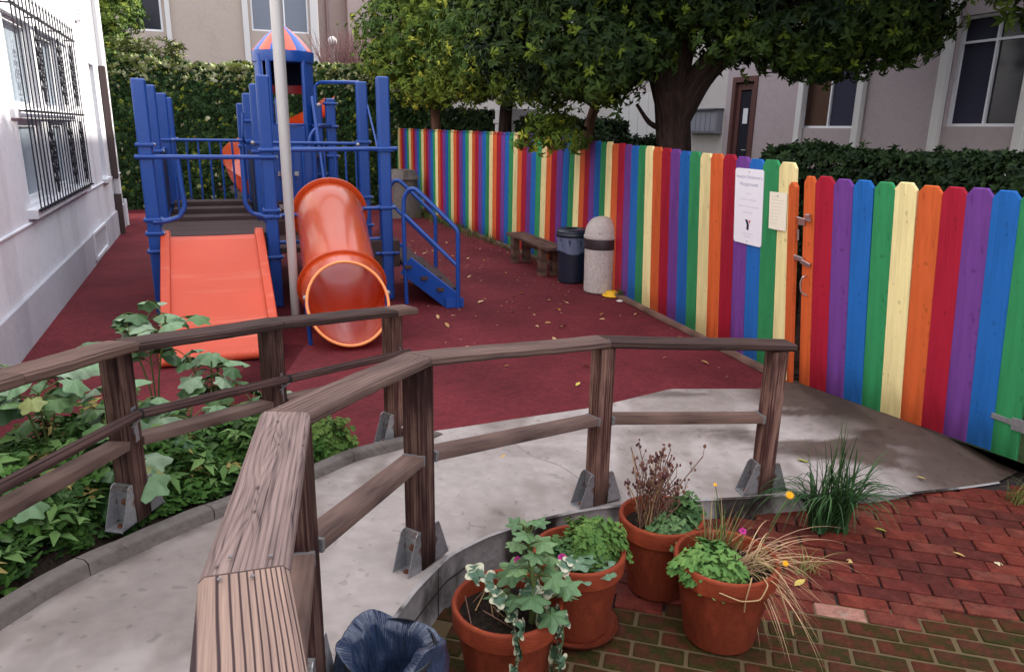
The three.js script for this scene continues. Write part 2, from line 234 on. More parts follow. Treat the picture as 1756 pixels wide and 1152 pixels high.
// brick paving: rows run slightly towards the camera on the right
{
  const by = -0.12, ang = 14.5 * Math.PI / 180, ex = [Math.cos(ang), Math.sin(ang)], ez = [-Math.sin(ang), Math.cos(ang)], bl = 0.2165, rp = 0.0985;
  const poly = [[2.99, -4.05], ...RP.slice(1).map(p => [p[0] - 0.015, p[1] - 0.045]), [7, 1], [6.6, -0.5], [3.35, -4.05]];
  const paving = struct('brick_paving', polyXZ([[3.4, -4.3], [-0.9, -4.3], [-0.9, 1.5], [7, 1.5], [7, -4.3]].map(p => p), by - 0.016), M.mortarDark);
  const inside = (x, z) => { // right of wall edge, on the brick side of the gate post
    let hit = false; for (let i = 0, j = poly.length - 1; i < poly.length; j = i++) { const a = poly[i], b = poly[j]; if ((a[1] > z) !== (b[1] > z) && x < (b[0] - a[0]) * (z - a[1]) / (b[1] - a[1]) + a[0]) hit = !hit; } return hit; };
  put('mortar_bed', polyXZ([[-0.9, -2.74], [0.3, -2.84], [0.8, -2.80], [1.4, -2.89], [2.2, -2.79], [4, -2.6], [7, -2.2], [7, 1.5], [-0.9, 1.5]], by - 0.0065), M.mortarLight, paving);
  const mk = (w, d, s) => { const r = mulberry(s), g = new RoundedBoxGeometry(w, 0.05, d, 1, 0.006); const p = g.attributes.position; for (let i = 0; i < p.count; i++) { const k = Math.sin(p.getX(i) * 31 + s) * 0.0022; p.setZ(i, p.getZ(i) + k); p.setY(i, p.getY(i) + (p.getY(i) > 0 ? 0.0016 * Math.sin(p.getX(i) * 23 + s * 2) : 0)); } g.translate(0, -0.025, 0); const uv = g.attributes.uv; for (let i = 0; i < uv.count; i++) uv.setXY(i, p.getX(i) * 3 + s * 0.31, p.getZ(i) * 3 + s * 0.17); g.computeVertexNormals(); return g; };
  const tight = [1, 2, 3].map(s => mk(0.2075, 0.0905, s)), wide = [4, 5, 6].map(s => mk(0.2, 0.0845, s));
  const all = [];
  for (let j = -60; j < 40; j++) for (let i = -30; i < 40; i++) {
    const a = (i + (j & 1) * 0.5) * bl + rr(-0.003, 0.003), b = j * rp, x = 1.55 + a * ex[0] + b * ez[0], z = -2.7 + a * ex[1] + b * ez[1];
    if (!inside(x, z) || z > 0.8 || x > 5) continue; all.push([x, z]);
  }
  all.sort((p, q) => Math.hypot(p[0] - 1.3, p[1] + 3.0) - Math.hypot(q[0] - 1.3, q[1] + 3.0));
  const bound = x => -2.80 - 0.045 * Math.sin(x * 3.2);
  const rest = [];
  all.forEach(([x, z], i) => {
    const mossy = z > bound(x), g = (mossy ? wide : tight)[Math.floor(R() * 3)];
    const lift = mossy ? rr(-0.002, 0.001) : rr(-0.004, 0.004), m = mossy ? M.moss[Math.floor(R() * 3)] : M.brick[Math.floor(R() * 5)];
    if (i < 300) { const o = put('brick', g, (Math.abs(x - 1.41) < 0.11 && Math.abs(z + 2.85) < 0.055) ? M.brickPale : m, paving); o.name = i ? 'brick_' + String(i).padStart(3, '0') : 'brick'; o.position.set(x, by + lift, z); o.rotation.set(rr(-.012, .012), -ang + rr(-0.012, 0.012), rr(-.012, .012)); }
    else rest.push([x, z, lift, mossy]);
  });
  for (const k of [false, true]) {
    const q = rest.filter(r => r[3] === k), im = new THREE.InstancedMesh((k ? wide : tight)[0], k ? M.moss[0] : M.brick[0], q.length), mm = new THREE.Matrix4();
    q.forEach((r, i) => im.setMatrixAt(i, mm.makeRotationY(-ang).setPosition(r[0], by + r[2], r[1]))); im.name = 'far_bricks'; im.userData.kind = 'stuff'; im.receiveShadow = true; paving.add(im);
  }
}

// ---------------------------------------------------------------- railings of the ramp
const bracketG = (() => {   // folded galvanised gusset: foot plate, back plate, two triangular cheeks
  const cheek = (z) => { const s = new THREE.Shape([[0, 0], [0.085, 0], [0.085, 0.012], [0.028, 0.165], [0.018, 0.175], [0, 0.175]].map(p => new THREE.Vector2(...p))); const g = new THREE.ExtrudeGeometry(s, { depth: 0.004, bevelEnabled: false }); g.translate(0, 0, z); return g; };
  return boxUV(merge([cheek(-0.041), cheek(0.037), box(0.09, 0.005, 0.082, 0.045, 0.0025, 0), box(0.004, 0.17, 0.074, 0.002, 0.09, 0)]));
})();
const boltG = merge([new THREE.CylinderGeometry(0.012, 0.012, 0.01, 6), box(0.01, 0.02, 0.01)]);
const boltA = boltG, boltB = boltG.clone().rotateZ(Math.PI / 2);
function addPost(parent, x, z, h, H, dirAng, m, bracketM = M.galv) {
  const g = boxUV(new RoundedBoxGeometry(0.089, H, 0.089, 2, 0.007)); const uv = g.attributes.uv; for (let i = 0; i < uv.count; i++) uv.setXY(i, 0.02 + 0.96 * Math.min(1, Math.max(0, 0.5 + uv.getY(i) / H)), uv.getX(i) * 3 + z * 1.7); g.translate(0, H / 2, 0);
  const p = put('post', g, m, parent); p.position.set(x, h, z); p.rotation.y = dirAng;
  for (const s of [0, 1]) {
    const b = put('bracket', bracketG, bracketM, p); b.position.set(s ? 0.046 : -0.046, 0.004, 0); b.rotation.y = s ? 0 : Math.PI;
    put('rusty_bolt', boltA, M.rust, p).position.set(s ? 0.095 : -0.095, 0.012, 0); put('rusty_bolt', boltB, M.rust, p).position.set(s ? 0.055 : -0.055, 0.10, 0);
  }
  return p;
}
function plank(a, b, na, nb, w, t, u0, across, name, m, parent) {   // mitred flat board; a,b top-centre points, na/nb mitre normals (xz, scaled)
  const L = a.distanceTo(b), pos = [], uv = [], e = 0.009;
  const sec = [[-w / 2 + e, 0], [w / 2 - e, 0], [w / 2, -e], [w / 2, -t + e], [w / 2 - e, -t], [-w / 2 + e, -t], [-w / 2, -t + e], [-w / 2, -e]];
  const N = Math.max(2, Math.ceil(L / 0.06));
  const P = (k, s) => { const n = [lerp(na[0], nb[0], k), lerp(na[1], nb[1], k)], c = a.clone().lerp(b, k); const warp = 0.0015 * Math.sin(k * 7 + u0 * 7) + 0.0006 * Math.sin(k * 31); return V(c.x + n[0] * s[0], c.y + s[1] + warp, c.z + n[1] * s[0]); };
  let acc = 0; const vv = sec.map((s, i) => { const r = acc; const q = sec[(i + 1) % 8]; acc += Math.hypot(q[0] - s[0], q[1] - s[1]); return r; }); vv.push(acc);
  for (let i = 0; i < N; i++) for (let j = 0; j < 8; j++) {
    const j2 = (j + 1) % 8, q = [P(i / N, sec[j]), P((i + 1) / N, sec[j]), P((i + 1) / N, sec[j2]), P(i / N, sec[j2])];
    const U = [[i / N, j], [(i + 1) / N, j], [(i + 1) / N, j + 1], [i / N, j + 1]].map(([k, jj]) => [u0 + k * L * across.l, vv[jj] / w * across.v]);
    for (const k of [0, 1, 2, 0, 2, 3]) { pos.push(q[k].x, q[k].y, q[k].z); uv.push(...U[k]); }
  }
  for (const k of [0, 1]) for (let j = 1; j < 7; j++) { const o = k ? [0, j + 1, j] : [0, j, j + 1]; for (const i of o) { const p = P(k, sec[i]); pos.push(p.x, p.y, p.z); uv.push(sec[i][0] * 6, sec[i][1] * 6); } }
  const g = new THREE.BufferGeometry(); g.setAttribute('position', new THREE.Float32BufferAttribute(pos, 3)); g.setAttribute('uv', new THREE.Float32BufferAttribute(uv, 2)); g.computeVertexNormals();
  m.side = THREE.DoubleSide; return put(name, g, m, parent);
}
function polyRail(parent, P, w, t, mats, name = 'top_rail') {
  const nrm = (a, b) => { const dx = b.x - a.x, dz = b.z - a.z, l = Math.hypot(dx, dz); return [-dz / l, dx / l]; };
  const N = P.map((p, i) => { const a = i ? nrm(P[i - 1], p) : null, b = i < P.length - 1 ? nrm(p, P[i + 1]) : null; if (!a) return b; if (!b) return a; const m = [a[0] + b[0], a[1] + b[1]], l = Math.hypot(...m), c = (m[0] * a[0] + m[1] * a[1]) / l; return [m[0] / l / c, m[1] / l / c]; });
  for (let i = 0; i < P.length - 1; i++) {
    const d = P[i + 1].clone().sub(P[i]).normalize().multiplyScalar(0.0015), [m, l, v, u0] = mats[i];
    plank(P[i].clone().add(d), P[i + 1].clone().sub(d), N[i], N[i + 1], w, t, u0 ?? i * 0.37, { l, v }, name, m, parent);
  }
}
const angOf = (a, b) => Math.atan2(-(b.z - a.z), b.x - a.x);
function nails(parent, list) { const g = new THREE.CylinderGeometry(0.0034, 0.0034, 0.002, 8); for (const p of list) put('nail', g, M.galvDull ?? M.galv, parent).position.set(...p); }
{
  const rl = thing('wooden_railing', 'weathered timber ramp railing in the foreground, zigzagging over the low concrete wall', 'railing');
  const T = [V(1.46, 0.856, -3.725), V(0.45, 0.928, -3.48), V(-0.36, 1.068, -2.70), V(-0.593, 1.175, -1.82), V(-0.387, 1.27, -0.95), V(-0.06, 1.40, -0.10)];
  polyRail(rl, T, 0.126, 0.038, [[M.woodDark, 0.8, 0.9], [M.woodA, 0.8, 0.9], [M.woodA, 0.9, 1, 0.6], [M.woodKnot, 1.02, 1, 0.04], [M.woodBold, 1.0, 1, 0.02]]);
  const posts = [[1.385, -3.705], [0.45, -3.475], [-0.36, -2.695], [-0.585, -1.83], [-0.385, -0.96]];
  posts.forEach(([x, z], i) => {
    const h = Math.max(0, groundH(x, z)) + 0.008, top = [0.818, 0.888, 1.028, 1.135, 1.228][i];
    const d = i < 4 ? posts[i + 1] : [-0.12, -0.1], e = i ? posts[i - 1] : [x * 2 - posts[1][0], z * 2 - posts[1][1]];
    addPost(rl, x, z, h, top - h, Math.atan2(-(d[1] - e[1]), d[0] - e[0]), i === 0 || i === 1 ? M.woodGreyRed ??= woodM(wt.post, [1.75, 1.7, 1.65]) : M.woodPost);
  });
  for (let i = 0; i < 4; i++) {
    const a = posts[i], b = posts[i + 1], ya = [0.44, 0.51, 0.65, 0.755, 0.85][i], yb = [0.44, 0.51, 0.65, 0.755, 0.85][i + 1], A = V(a[0], ya, a[1]), B = V(b[0], yb, b[1]), d = B.clone().sub(A).normalize();
    const p = A.clone().addScaledVector(d, 0.05), q = B.clone().addScaledVector(d, -0.05);
    put('lower_rail', barBetween(p, q, 0.089, 0.038), i ? M.woodA : M.woodGrey, rl);
    for (const [c, s] of [[p, 1], [q, -1]]) put('rail_clip', barBetween(c.clone().addScaledVector(d, -0.002 * s), c.clone().addScaledVector(d, 0.014 * s), 0.092, 0.041, 0.002), M.galvDull ??= mat([0.17, 0.16, 0.16], { metalness: 0.4, roughness: 0.7 }), rl);
  }
  nails(rl, [[-0.36, 1.272, -0.99], [-0.42, 1.272, -0.985], [-0.365, 1.280, -0.925], [-0.41, 1.2785, -0.918], [-0.61, 1.176, -1.8], [-0.57, 1.176, -1.79], [-0.62, 1.173, -1.86], [-0.34, 1.069, -2.67], [-0.38, 1.069, -2.66], [0.42, 0.93, -3.49], [0.47, 0.928, -3.46]]);
  // second railing
  const l2 = thing('wooden_railing', 'dark timber railing with a round handrail, standing on the kerb beside the leafy bed', 'railing');
  const T2 = [V(-1.58, 1.27, -1.2), V(-1.572, 1.15, -2.16), V(-1.53, 1.075, -2.79), V(-1.171, 0.98, -3.523), V(-0.70, 0.905, -4.11), V(-0.60, 0.895, -4.225)];
  polyRail(l2, [T2[0], T2[1], T2[2]], 0.142, 0.038, [[M.woodGrey, 0.8, 0.9], [M.woodGrey, 0.8, 0.9]]); polyRail(l2, [T2[2].clone().add(V(0.002, -0.004, -0.003)), T2[3], T2[4], T2[5]], 0.142, 0.038, [[M.woodDark, 0.8, 0.9], [M.woodDark, 0.8, 0.9], [M.woodGrey, 0.8, 0.9]]);
  const p2 = [[-1.60, -1.5], [-1.575, -2.80], [-1.20, -3.53], [-0.705, -4.19]];
  p2.forEach(([x, z], i) => { const h = Math.max(0, groundH(x + 0.08, z)) + [0.07, 0.07, 0.06, 0.03][i], top = [1.19, 1.035, 0.94, 0.862][i], d = p2[Math.min(3, i + 1)], e = p2[Math.max(0, i - 1)]; addPost(l2, x, z, h, top - h, Math.atan2(-(d[1] - e[1]), d[0] - e[0]) + (i ? 0 : 0), i === 3 ? M.woodGreyRed : M.woodPost); });
  const low = [0.80, 0.64, 0.545, 0.465];
  for (let i = 0; i < 3; i++) { const A = V(p2[i][0], low[i], p2[i][1]), B = V(p2[i + 1][0], low[i + 1], p2[i + 1][1]), d = B.clone().sub(A).normalize(); put('lower_rail', barBetween(A.addScaledVector(d, 0.05), B.addScaledVector(d, -0.05), 0.089, 0.038), M.woodA, l2); }
  put('white_hook', pipe([V(-0.655, 0.16, -4.15), V(-0.63, 0.17, -4.13), V(-0.60, 0.13, -4.11), V(-0.575, 0.10, -4.10)], 0.006, 16), M.galvWhite ??= mat([0.6, 0.58, 0.57]), l2);
  // round handrail on angle brackets, ramp side
  const hr = [V(-1.53, 0.93, -1.2), V(-1.495, 0.775, -2.77), V(-1.115, 0.685, -3.49), V(-0.66, 0.633, -4.10), V(-0.60, 0.63, -4.17)].map(v => v);
  M.woodRound = woodM(wt.dark, [1.25, 1.2, 1.25]);
  for (const [a, b] of [[0, 1], [1, 2], [2, 4]]) { const d = hr[b].clone().sub(hr[a]).normalize(); const g = rod(hr[a].clone().addScaledVector(d, 0.004), hr[b].clone().addScaledVector(d, -0.004), 0.021, 14); const uv = g.attributes.uv; for (let i = 0; i < uv.count; i++) uv.setXY(i, uv.getY(i) * 1.4, uv.getX(i)); put('handrail', g, M.woodRound, l2); }
  for (const k of [1, 2, 3]) { const P = hr[k], q = V(p2[k][0], P.y - 0.1, p2[k][1]), m = V(P.x, P.y - 0.024, P.z); put('handrail_bracket', mergeGeometries([barBetween(q, m, 0.02, 0.006, 0.001), barBetween(q.clone().add(V(0, -0.03, 0)), q.clone().add(V(0, 0.12, 0)), 0.03, 0.1, 0.001), rod(m, m.clone().add(V(0, 0.01, 0)), 0.012, 6)].map(prep)), M.galv, l2); }
  for (const k of [1, 2]) { const P = hr[k], d = hr[k + 1].clone().sub(P).normalize(); put('joint_ring', rod(P.clone().addScaledVector(d, -0.012), P.clone().addScaledVector(d, 0.012), 0.0222, 14), M.black, l2); }
}

// ---------------------------------------------------------------- rainbow fence and gate
const paintT = tex(256, 512, (u, v) => { const a = fbm(u, v, 16, 3, 2, 2), b = fbm(u, v, 4, 4, 5, 4), c = sst(0.62, 0.76, fbm(u, v, 8, 4, 6, 3)), d = sst(0.16, 0.0, v + 0.12 * (fbm(u, v, 8, 3, 3, 3) - 0.5)), ch = sst(0.80, 0.84, fbm(u, v, 24, 2, 1, 30)), kn = Math.exp(-(((u - 0.3) / 0.02) ** 2) - ((v - 0.62) / 0.006) ** 2) + Math.exp(-(((u - 0.75) / 0.02) ** 2) - ((v - 0.33) / 0.006) ** 2); const k = 0.76 + 0.26 * a + 0.36 * (b - 0.5) + 0.14 * c; return mulc([k, k * (1 - 0.05 * d), k * (1 - 0.1 * d)], (1 - 0.45 * d) * (1 - 0.16 * Math.min(1, kn)) * (1 - 0.25 * ch)); });
const paintV = [0, 1, 2].map(i => { const t = rep(paintT, 1.4 + i * 0.5, 1 / 1.8); t.offset.set(i * 0.37, 0.005); return t; });
const COL = { yellow: [0.83, 0.70, 0.34], orange: [0.64, 0.122, 0.034], red: [0.36, 0.014, 0.034], purple: [0.165, 0.054, 0.265], blue: [0.018, 0.125, 0.41], green: [0.038, 0.27, 0.10] };
const ORDER = ['yellow', 'orange', 'red', 'purple', 'blue', 'green'];
const paint = {}, brushB = rep(bumpBrush, 6, 1); for (const k of ORDER) paint[k] = [0.94, 1.04, 1.12].map((s, i) => mat(mulc(COL[k], s), { map: paintV[i], bumpMap: brushB, bumpScale: 0.003, roughness: 0.6, roughnessMap: rough1 }));
function picketG(w, h, ear, t = 0.018) {
  const s = new THREE.Shape([[-w / 2, 0], [w / 2, 0], [w / 2, h - ear * 1.25], [w / 2 - ear, h], [-w / 2 + ear, h], [-w / 2, h - ear * 1.25]].map(p => new THREE.Vector2(...p)));
  const g = new THREE.ExtrudeGeometry(s, { depth: t, bevelEnabled: true, bevelSize: 0.003, bevelThickness: 0.003, bevelSegments: 1 }); g.translate(0, 0, -t / 2); const uv = g.attributes.uv; return g;
}
function leanOver(o, p, d, ang) { const m = new THREE.Matrix4().makeTranslation(p[0], 0, p[1]).multiply(new THREE.Matrix4().makeRotationAxis(V(d[0], 0, d[1]).normalize(), ang)).multiply(new THREE.Matrix4().makeTranslation(-p[0], 0, -p[1])); o.applyMatrix4(m); }
function fenceRun(parent, fn, k0, k1, wOf, hOf, geo, gw, gh, colour, yOf = () => 0.02, lean) {
  for (let k = k0; k <= k1; k++) {
    const p = fn(k), q = fn(k + 0.01), a = Math.atan2(-(p[1] - q[1]), p[0] - q[0]);
    const o = put('picket', geo, paint[colour(k)][Math.floor(R() * 3)], parent); o.position.set(p[0], yOf(k), p[1]); o.rotation.set(rr(-0.004, 0.004), a + rr(-0.03, 0.03), rr(-0.006, 0.006));
    o.scale.set(wOf(k) / gw, (hOf(k) + rr(-0.008, 0.008)) / gh, 1); if (lean) leanOver(o, p, [q[0] - p[0], q[1] - p[1]], lean(k));
  }
}
M.backRail = woodM(wt.dark, [1, 0.9, 0.85]);
{
  const colour = k => ORDER[((-k % 6) + 6) % 6];      // k counts pickets away from the gate; 0 is yellow
  const A = [2.175, -5.69], B = [0.842, -10.035], LN = Math.hypot(A[0] - B[0], A[1] - B[1]), dn = [(B[0] - A[0]) / LN, (B[1] - A[1]) / LN];
  const sN = k => 0.206 * k - 0.0007 * k * k;
  const fN = k => [A[0] + dn[0] * sN(k), A[1] + dn[1] * sN(k)];
  const f = thing('picket_fence', 'near straight run of rainbow painted picket fence between the gate and the bins', 'fence');
  const g = picketG(0.18, 1.72, 0.032);
  fenceRun(f, fN, 0, 23, k => (sN(k + 0.5) - sN(k - 0.5)) - 0.012, k => 1.69 + 0.0035 * k, g, 0.18, 1.72, colour, undefined, k => -0.085 * (1 - k / 24));
  const off = [-dn[1] * -0.05, dn[0] * -0.05];
  for (const y of [0.35, 0.9, 1.4]) put('back_rail', barBetween(V(A[0] + off[0] * -1 - 0.08 * y, y, A[1] + off[1] * -1 + 0.025 * y), V(B[0] + off[0] * -1, y, B[1] + off[1] * -1), 0.045, 0.09), M.backRail, f);
  for (let i = 0; i < 3; i++) { const t = i / 2, x = lerp(A[0], B[0], t) + 0.12, z = lerp(A[1], B[1], t) - 0.03; put('fence_post', box(0.09, 1.6, 0.09, x, 0.78, z), M.backRail, f); }
  put('hinge_board', (() => { const q = picketG(0.075, 1.57, 0.025, 0.03); q.rotateY(Math.atan2(dn[1], -dn[0])); q.translate(2.212, 0.0, -5.60); return q; })(), paint.orange[0], f); leanOver(f.children[f.children.length - 1], [2.212, -5.6], dn, -0.105);
  // weathered sill board under the near fence
  put('sill_board', barBetween(V(2.14, 0.03, -5.64), V(B[0] - 0.035, 0.03, B[1]), 0.05, 0.05), woodM(wt.a, [1.3, 1.2, 1.1]), f);
  const d2 = [-0.384, -0.923], fF = k => [B[0] + d2[0] * 0.18 * (k - 24), B[1] + d2[1] * 0.18 * (k - 24)];
  const f2 = thing('picket_fence', 'far run of rainbow painted picket fence from the bins to the ivy wall', 'fence');
  const g2 = picketG(0.17, 1.84, 0.028);
  fenceRun(f2, fF, 24, 79, () => 0.170, k => 1.82 + 0.0008 * (k - 24), g2, 0.17, 1.84, colour);
  const E2 = fF(79.5);
  for (const y of [0.35, 1.0, 1.5]) put('back_rail', barBetween(V(B[0] + 0.05, y, B[1] - 0.02), V(E2[0] + 0.05, y, E2[1] - 0.02), 0.045, 0.09), M.backRail, f2);
  put('sill_board', barBetween(V(B[0] - 0.035, 0.03, B[1]), V(E2[0] - 0.035, 0.03, E2[1]), 0.05, 0.05), woodM(wt.a, [1.3, 1.2, 1.1]), f2);

  // gate
  const G0 = [2.285, -5.575], G1 = [3.165, -4.06], GL = Math.hypot(G1[0] - G0[0], G1[1] - G0[1]), dg = [(G1[0] - G0[0]) / GL, (G1[1] - G0[1]) / GL];
  const gate = thing('picket_gate', 'wide rainbow painted picket gate hanging above the concrete landing', 'gate');
  const gc = ['orange', 'red', 'purple', 'blue', 'green', 'yellow', 'orange', 'red', 'purple', 'blue', 'green'];
  const gg = picketG(0.146, 1.62, 0.034), ga = Math.atan2(-dg[1], dg[0]);
  let s = 0.010; gc.forEach((c, i) => { const w = i === 0 ? 0.1 : 0.1515, m = s + w / 2; s += w; const o = put('picket', gg, paint[c][1 + (i % 2)], gate); o.position.set(G0[0] + dg[0] * m, 0.012 + 0.002 * Math.sin(i * 3), G0[1] + dg[1] * m); o.rotation.set(0, ga + rr(-0.012, 0.012), rr(-0.004, 0.004)); o.scale.set((w - 0.006) / 0.146, 1 + rr(-0.004, 0.004), 1); });
  const nb = [dg[1] * 0.045, -dg[0] * 0.045];
  for (const y of [0.25, 1.35]) put('back_rail', barBetween(V(G0[0] + nb[0], y, G0[1] + nb[1]), V(G1[0] + nb[0], y, G1[1] + nb[1]), 0.04, 0.09), M.backRail, gate);
  put('brace', barBetween(V(G0[0] + nb[0] * 1.2, 0.3, G0[1] + nb[1] * 1.2), V(G1[0] + nb[0] * 1.2, 1.3, G1[1] + nb[1] * 1.2), 0.03, 0.09), M.backRail, gate);
  // latch, handle, hinge
  const at = (t, y, o) => V(G0[0] + dg[0] * t - nb[0] / 0.045 * o, y, G0[1] + dg[1] * t - nb[1] / 0.045 * o);
  put('slide_bolt', merge([barBetween(at(0.005, 1.30, 0.018), at(0.005, 1.30, 0.024), 0.06, 0.05, 0.001), barBetween(at(-0.03, 1.33, 0.03), at(0.09, 1.315, 0.03), 0.014, 0.016, 0.003), barBetween(at(0.05, 1.34, 0.03), at(0.085, 1.34, 0.03), 0.03, 0.05, 0.003), rod(at(-0.02, 1.24, 0.025), at(-0.02, 1.16, 0.025), 0.008)]), M.steel, gate);
  put('gate_latch', merge([barBetween(at(-0.055, 1.03, 0.025), at(0.03, 1.02, 0.03), 0.02, 0.035, 0.003), barBetween(at(0.02, 1.01, 0.034), at(0.10, 0.985, 0.034), 0.018, 0.032, 0.003)]), M.steel, gate);
  put('pull_handle', pipe([at(0.06, 0.90, 0.018), at(0.055, 0.895, 0.05), at(0.04, 0.85, 0.06), at(0.045, 0.78, 0.055), at(0.07, 0.745, 0.02)], 0.007, 24), M.steel, gate);
  put('strap_hinge', merge([barBetween(at(1.46, 0.26, 0.02), at(1.62, 0.25, 0.02), 0.006, 0.035, 0.001), barBetween(at(1.58, 0.25, 0.024), at(1.66, 0.25, 0.024), 0.008, 0.08, 0.001)]), M.galv, gate);
  for (const o of gate.children) leanOver(o, G0, dg, 0.14);
  const gp = thing('gate_post', 'green painted post beside the hinge end of the rainbow gate', 'post', [G1[0] + dg[0] * 0.075, -0.13, G1[1] + dg[1] * 0.075], ga); leanOver(gp, G1, dg, 0.10);
  put('post', boxUV(new RoundedBoxGeometry(0.1, 1.7, 0.1, 1, 0.006).translate(0, 0.85, 0)), paint.green[1], gp); put('post_cap', box(0.12, 0.02, 0.12, 0, 1.71, 0), paint.green[0], gp);

  // sign and notice on the fence
  function canvasTex(w, h, draw) { const c = document.createElement('canvas'); c.width = w; c.height = h; const x = c.getContext('2d'); draw(x, w, h); const t = new THREE.CanvasTexture(c); t.colorSpace = THREE.SRGBColorSpace; return t; }
  const fa = Math.atan2(-(A[1] - B[1]), A[0] - B[0]);
  const sp = (k, y, o) => { const p = fN(k); return [p[0] - o * Math.sin(-fa) * -1 * -1, y, p[1] + o * Math.cos(fa)]; };
  const outward = V(-(A[1] - B[1]), 0, A[0] - B[0]).normalize(); if (outward.x > 0) outward.negate();
  const pos = (k, y, o) => { const p = fN(k); return [p[0] + outward.x * o, y, p[1] + outward.z * o]; };
  const signT = canvasTex(256, 560, (x, w, h) => {
    x.fillStyle = '#f1eef4'; x.fillRect(0, 0, w, h); x.textAlign = 'center'; x.fillStyle = '#a9a6bd';
    x.font = 'bold 30px sans-serif'; x.fillText('Youth Children\u2019s', w / 2, 72); x.fillText('Playground', w / 2, 124); x.fillStyle = '#b9b6c6'; x.font = '17px sans-serif'; x.fillText('Hours', w / 2, 186); x.fillText('8:00 am to 6:00 pm', w / 2, 232); x.font = '15px sans-serif'; x.fillText('Children must be supervised', w / 2, 282); x.font = '17px sans-serif'; x.fillText('at all times', w / 2, 326);
    x.fillStyle = '#2a2338'; x.beginPath(); x.moveTo(104, 376); x.lineTo(126, 376); x.lineTo(141, 408); x.lineTo(139, 452); x.lineTo(119, 452); x.lineTo(121, 412); x.fill();
    x.fillStyle = '#b8404e'; x.beginPath(); x.moveTo(134, 378); x.lineTo(157, 378); x.lineTo(145, 403); x.fill();
    x.fillStyle = '#b4b1c0'; x.font = '13px sans-serif'; x.fillText('of the community', w / 2, 484); x.fillText('association', w / 2, 506);
  });
  const shape = new THREE.Shape(); { const w = 0.195, h = 0.305, r = 0.03; shape.moveTo(-w + r, -h); shape.lineTo(w - r, -h); shape.quadraticCurveTo(w, -h, w, -h + r); shape.lineTo(w, h - r); shape.quadraticCurveTo(w, h, w - r, h); shape.lineTo(-w + r, h); shape.quadraticCurveTo(-w, h, -w, h - r); shape.lineTo(-w, -h + r); shape.quadraticCurveTo(-w, -h, -w + r, -h); }
  const sg = thing('playground_sign', 'white rounded metal sign with faint lettering and a dark Y emblem on the rainbow fence', 'sign', pos(2.35, 1.33, 0.022), fa); leanOver(sg, fN(2.35), dn, -0.077);
  put('panel', new THREE.ExtrudeGeometry(shape, { depth: 0.003, bevelEnabled: false }), mat([0.84, 0.82, 0.86], { roughness: 0.35 }), sg);
  const face = new THREE.ShapeGeometry(shape); const fu = face.attributes.uv, fp = face.attributes.position; for (let i = 0; i < fu.count; i++) fu.setXY(i, fp.getX(i) / 0.39 + 0.5, fp.getY(i) / 0.61 + 0.5); face.translate(0, 0, 0.006);
  put('printed_face', face, mat([0.95, 0.95, 0.95], { map: signT, roughness: 0.35 }), sg);
  put('screw', mergeGeometries([[0, 0.28], [0, -0.28]].map(p => new THREE.CylinderGeometry(0.006, 0.006, 0.004, 8).rotateX(Math.PI / 2).translate(p[0], p[1], 0.008))), M.steel, sg);
  const noteT = canvasTex(128, 192, (x, w, h) => { x.fillStyle = '#ece3cf'; x.fillRect(0, 0, w, h); x.strokeStyle = '#d5cbb8'; x.lineWidth = 3; for (let i = 0; i < 9; i++) { x.beginPath(); x.moveTo(18, 24 + i * 17); x.lineTo(18 + 50 + (i * 37) % 42, 24 + i * 17); x.stroke(); } });
  const nt = thing('paper_notice', 'small faded paper notice pinned to the yellow picket beside the gate latch', 'notice', pos(0.40, 1.34, 0.02), fa + 0.06); leanOver(nt, fN(0.4), dn, -0.084);
  put('sheet', gridGeo(6, 8, (a, b) => V((a - 0.5) * 0.2, (b - 0.5) * 0.285, 0.004 + 0.008 * Math.sin(a * 3.1) * (1 - b * 0.6)), (a, b) => [a, b]), mat([0.95, 0.95, 0.95], { map: noteT, roughness: 0.8, side: THREE.DoubleSide }), nt);
  put('pin', new THREE.SphereGeometry(0.006, 8, 6).translate(0, 0.12, 0.012), M.steel, nt);
}

// ---------------------------------------------------------------- white building on the left
M.stucco = mat(null, { map: rep(tex(512, 512, (u, v) => { const a = fbm(u, v, 4, 5, 3), b = fbm(u, v, 48, 2, 5), s = sst(0.6, 0.8, fbm(u, v, 6, 5, 1, 1)); return mulc(mixc([0.73, 0.735, 0.765], [0.54, 0.54, 0.57], 0.5 * s + 0.25 * a), 0.93 + 0.1 * b); }), 0.3), bumpMap: rep(bumpFine, 1.2), bumpScale: 0.0015, roughness: 0.85 });
M.frameWhite = mat([0.74, 0.75, 0.77], { roughness: 0.5 });
M.glassPale = new THREE.MeshPhysicalMaterial({ color: new THREE.Color(0.30, 0.36, 0.42), roughness: 0.12, metalness: 0 });
M.glassDark = new THREE.MeshPhysicalMaterial({ color: new THREE.Color(0.025, 0.025, 0.035), roughness: 0.12, specularIntensity: 0.5 });
M.iron = mat([0.02, 0.02, 0.026], { roughness: 0.5, metalness: 0.4 });
function mirrorZ(t) { t.traverse(o => { if (!o.isMesh) return; let g = o.geometry; if (g.index) g = g.toNonIndexed(); g.scale(1, 1, -1); for (const k of Object.keys(g.attributes)) { const a = g.attributes[k], n = a.itemSize, q = a.array; for (let i = 0; i < a.count; i += 3) for (let j = 0; j < n; j++) { const x = q[(i + 1) * n + j]; q[(i + 1) * n + j] = q[(i + 2) * n + j]; q[(i + 2) * n + j] = x; } } g.computeVertexNormals(); o.geometry = g; }); }
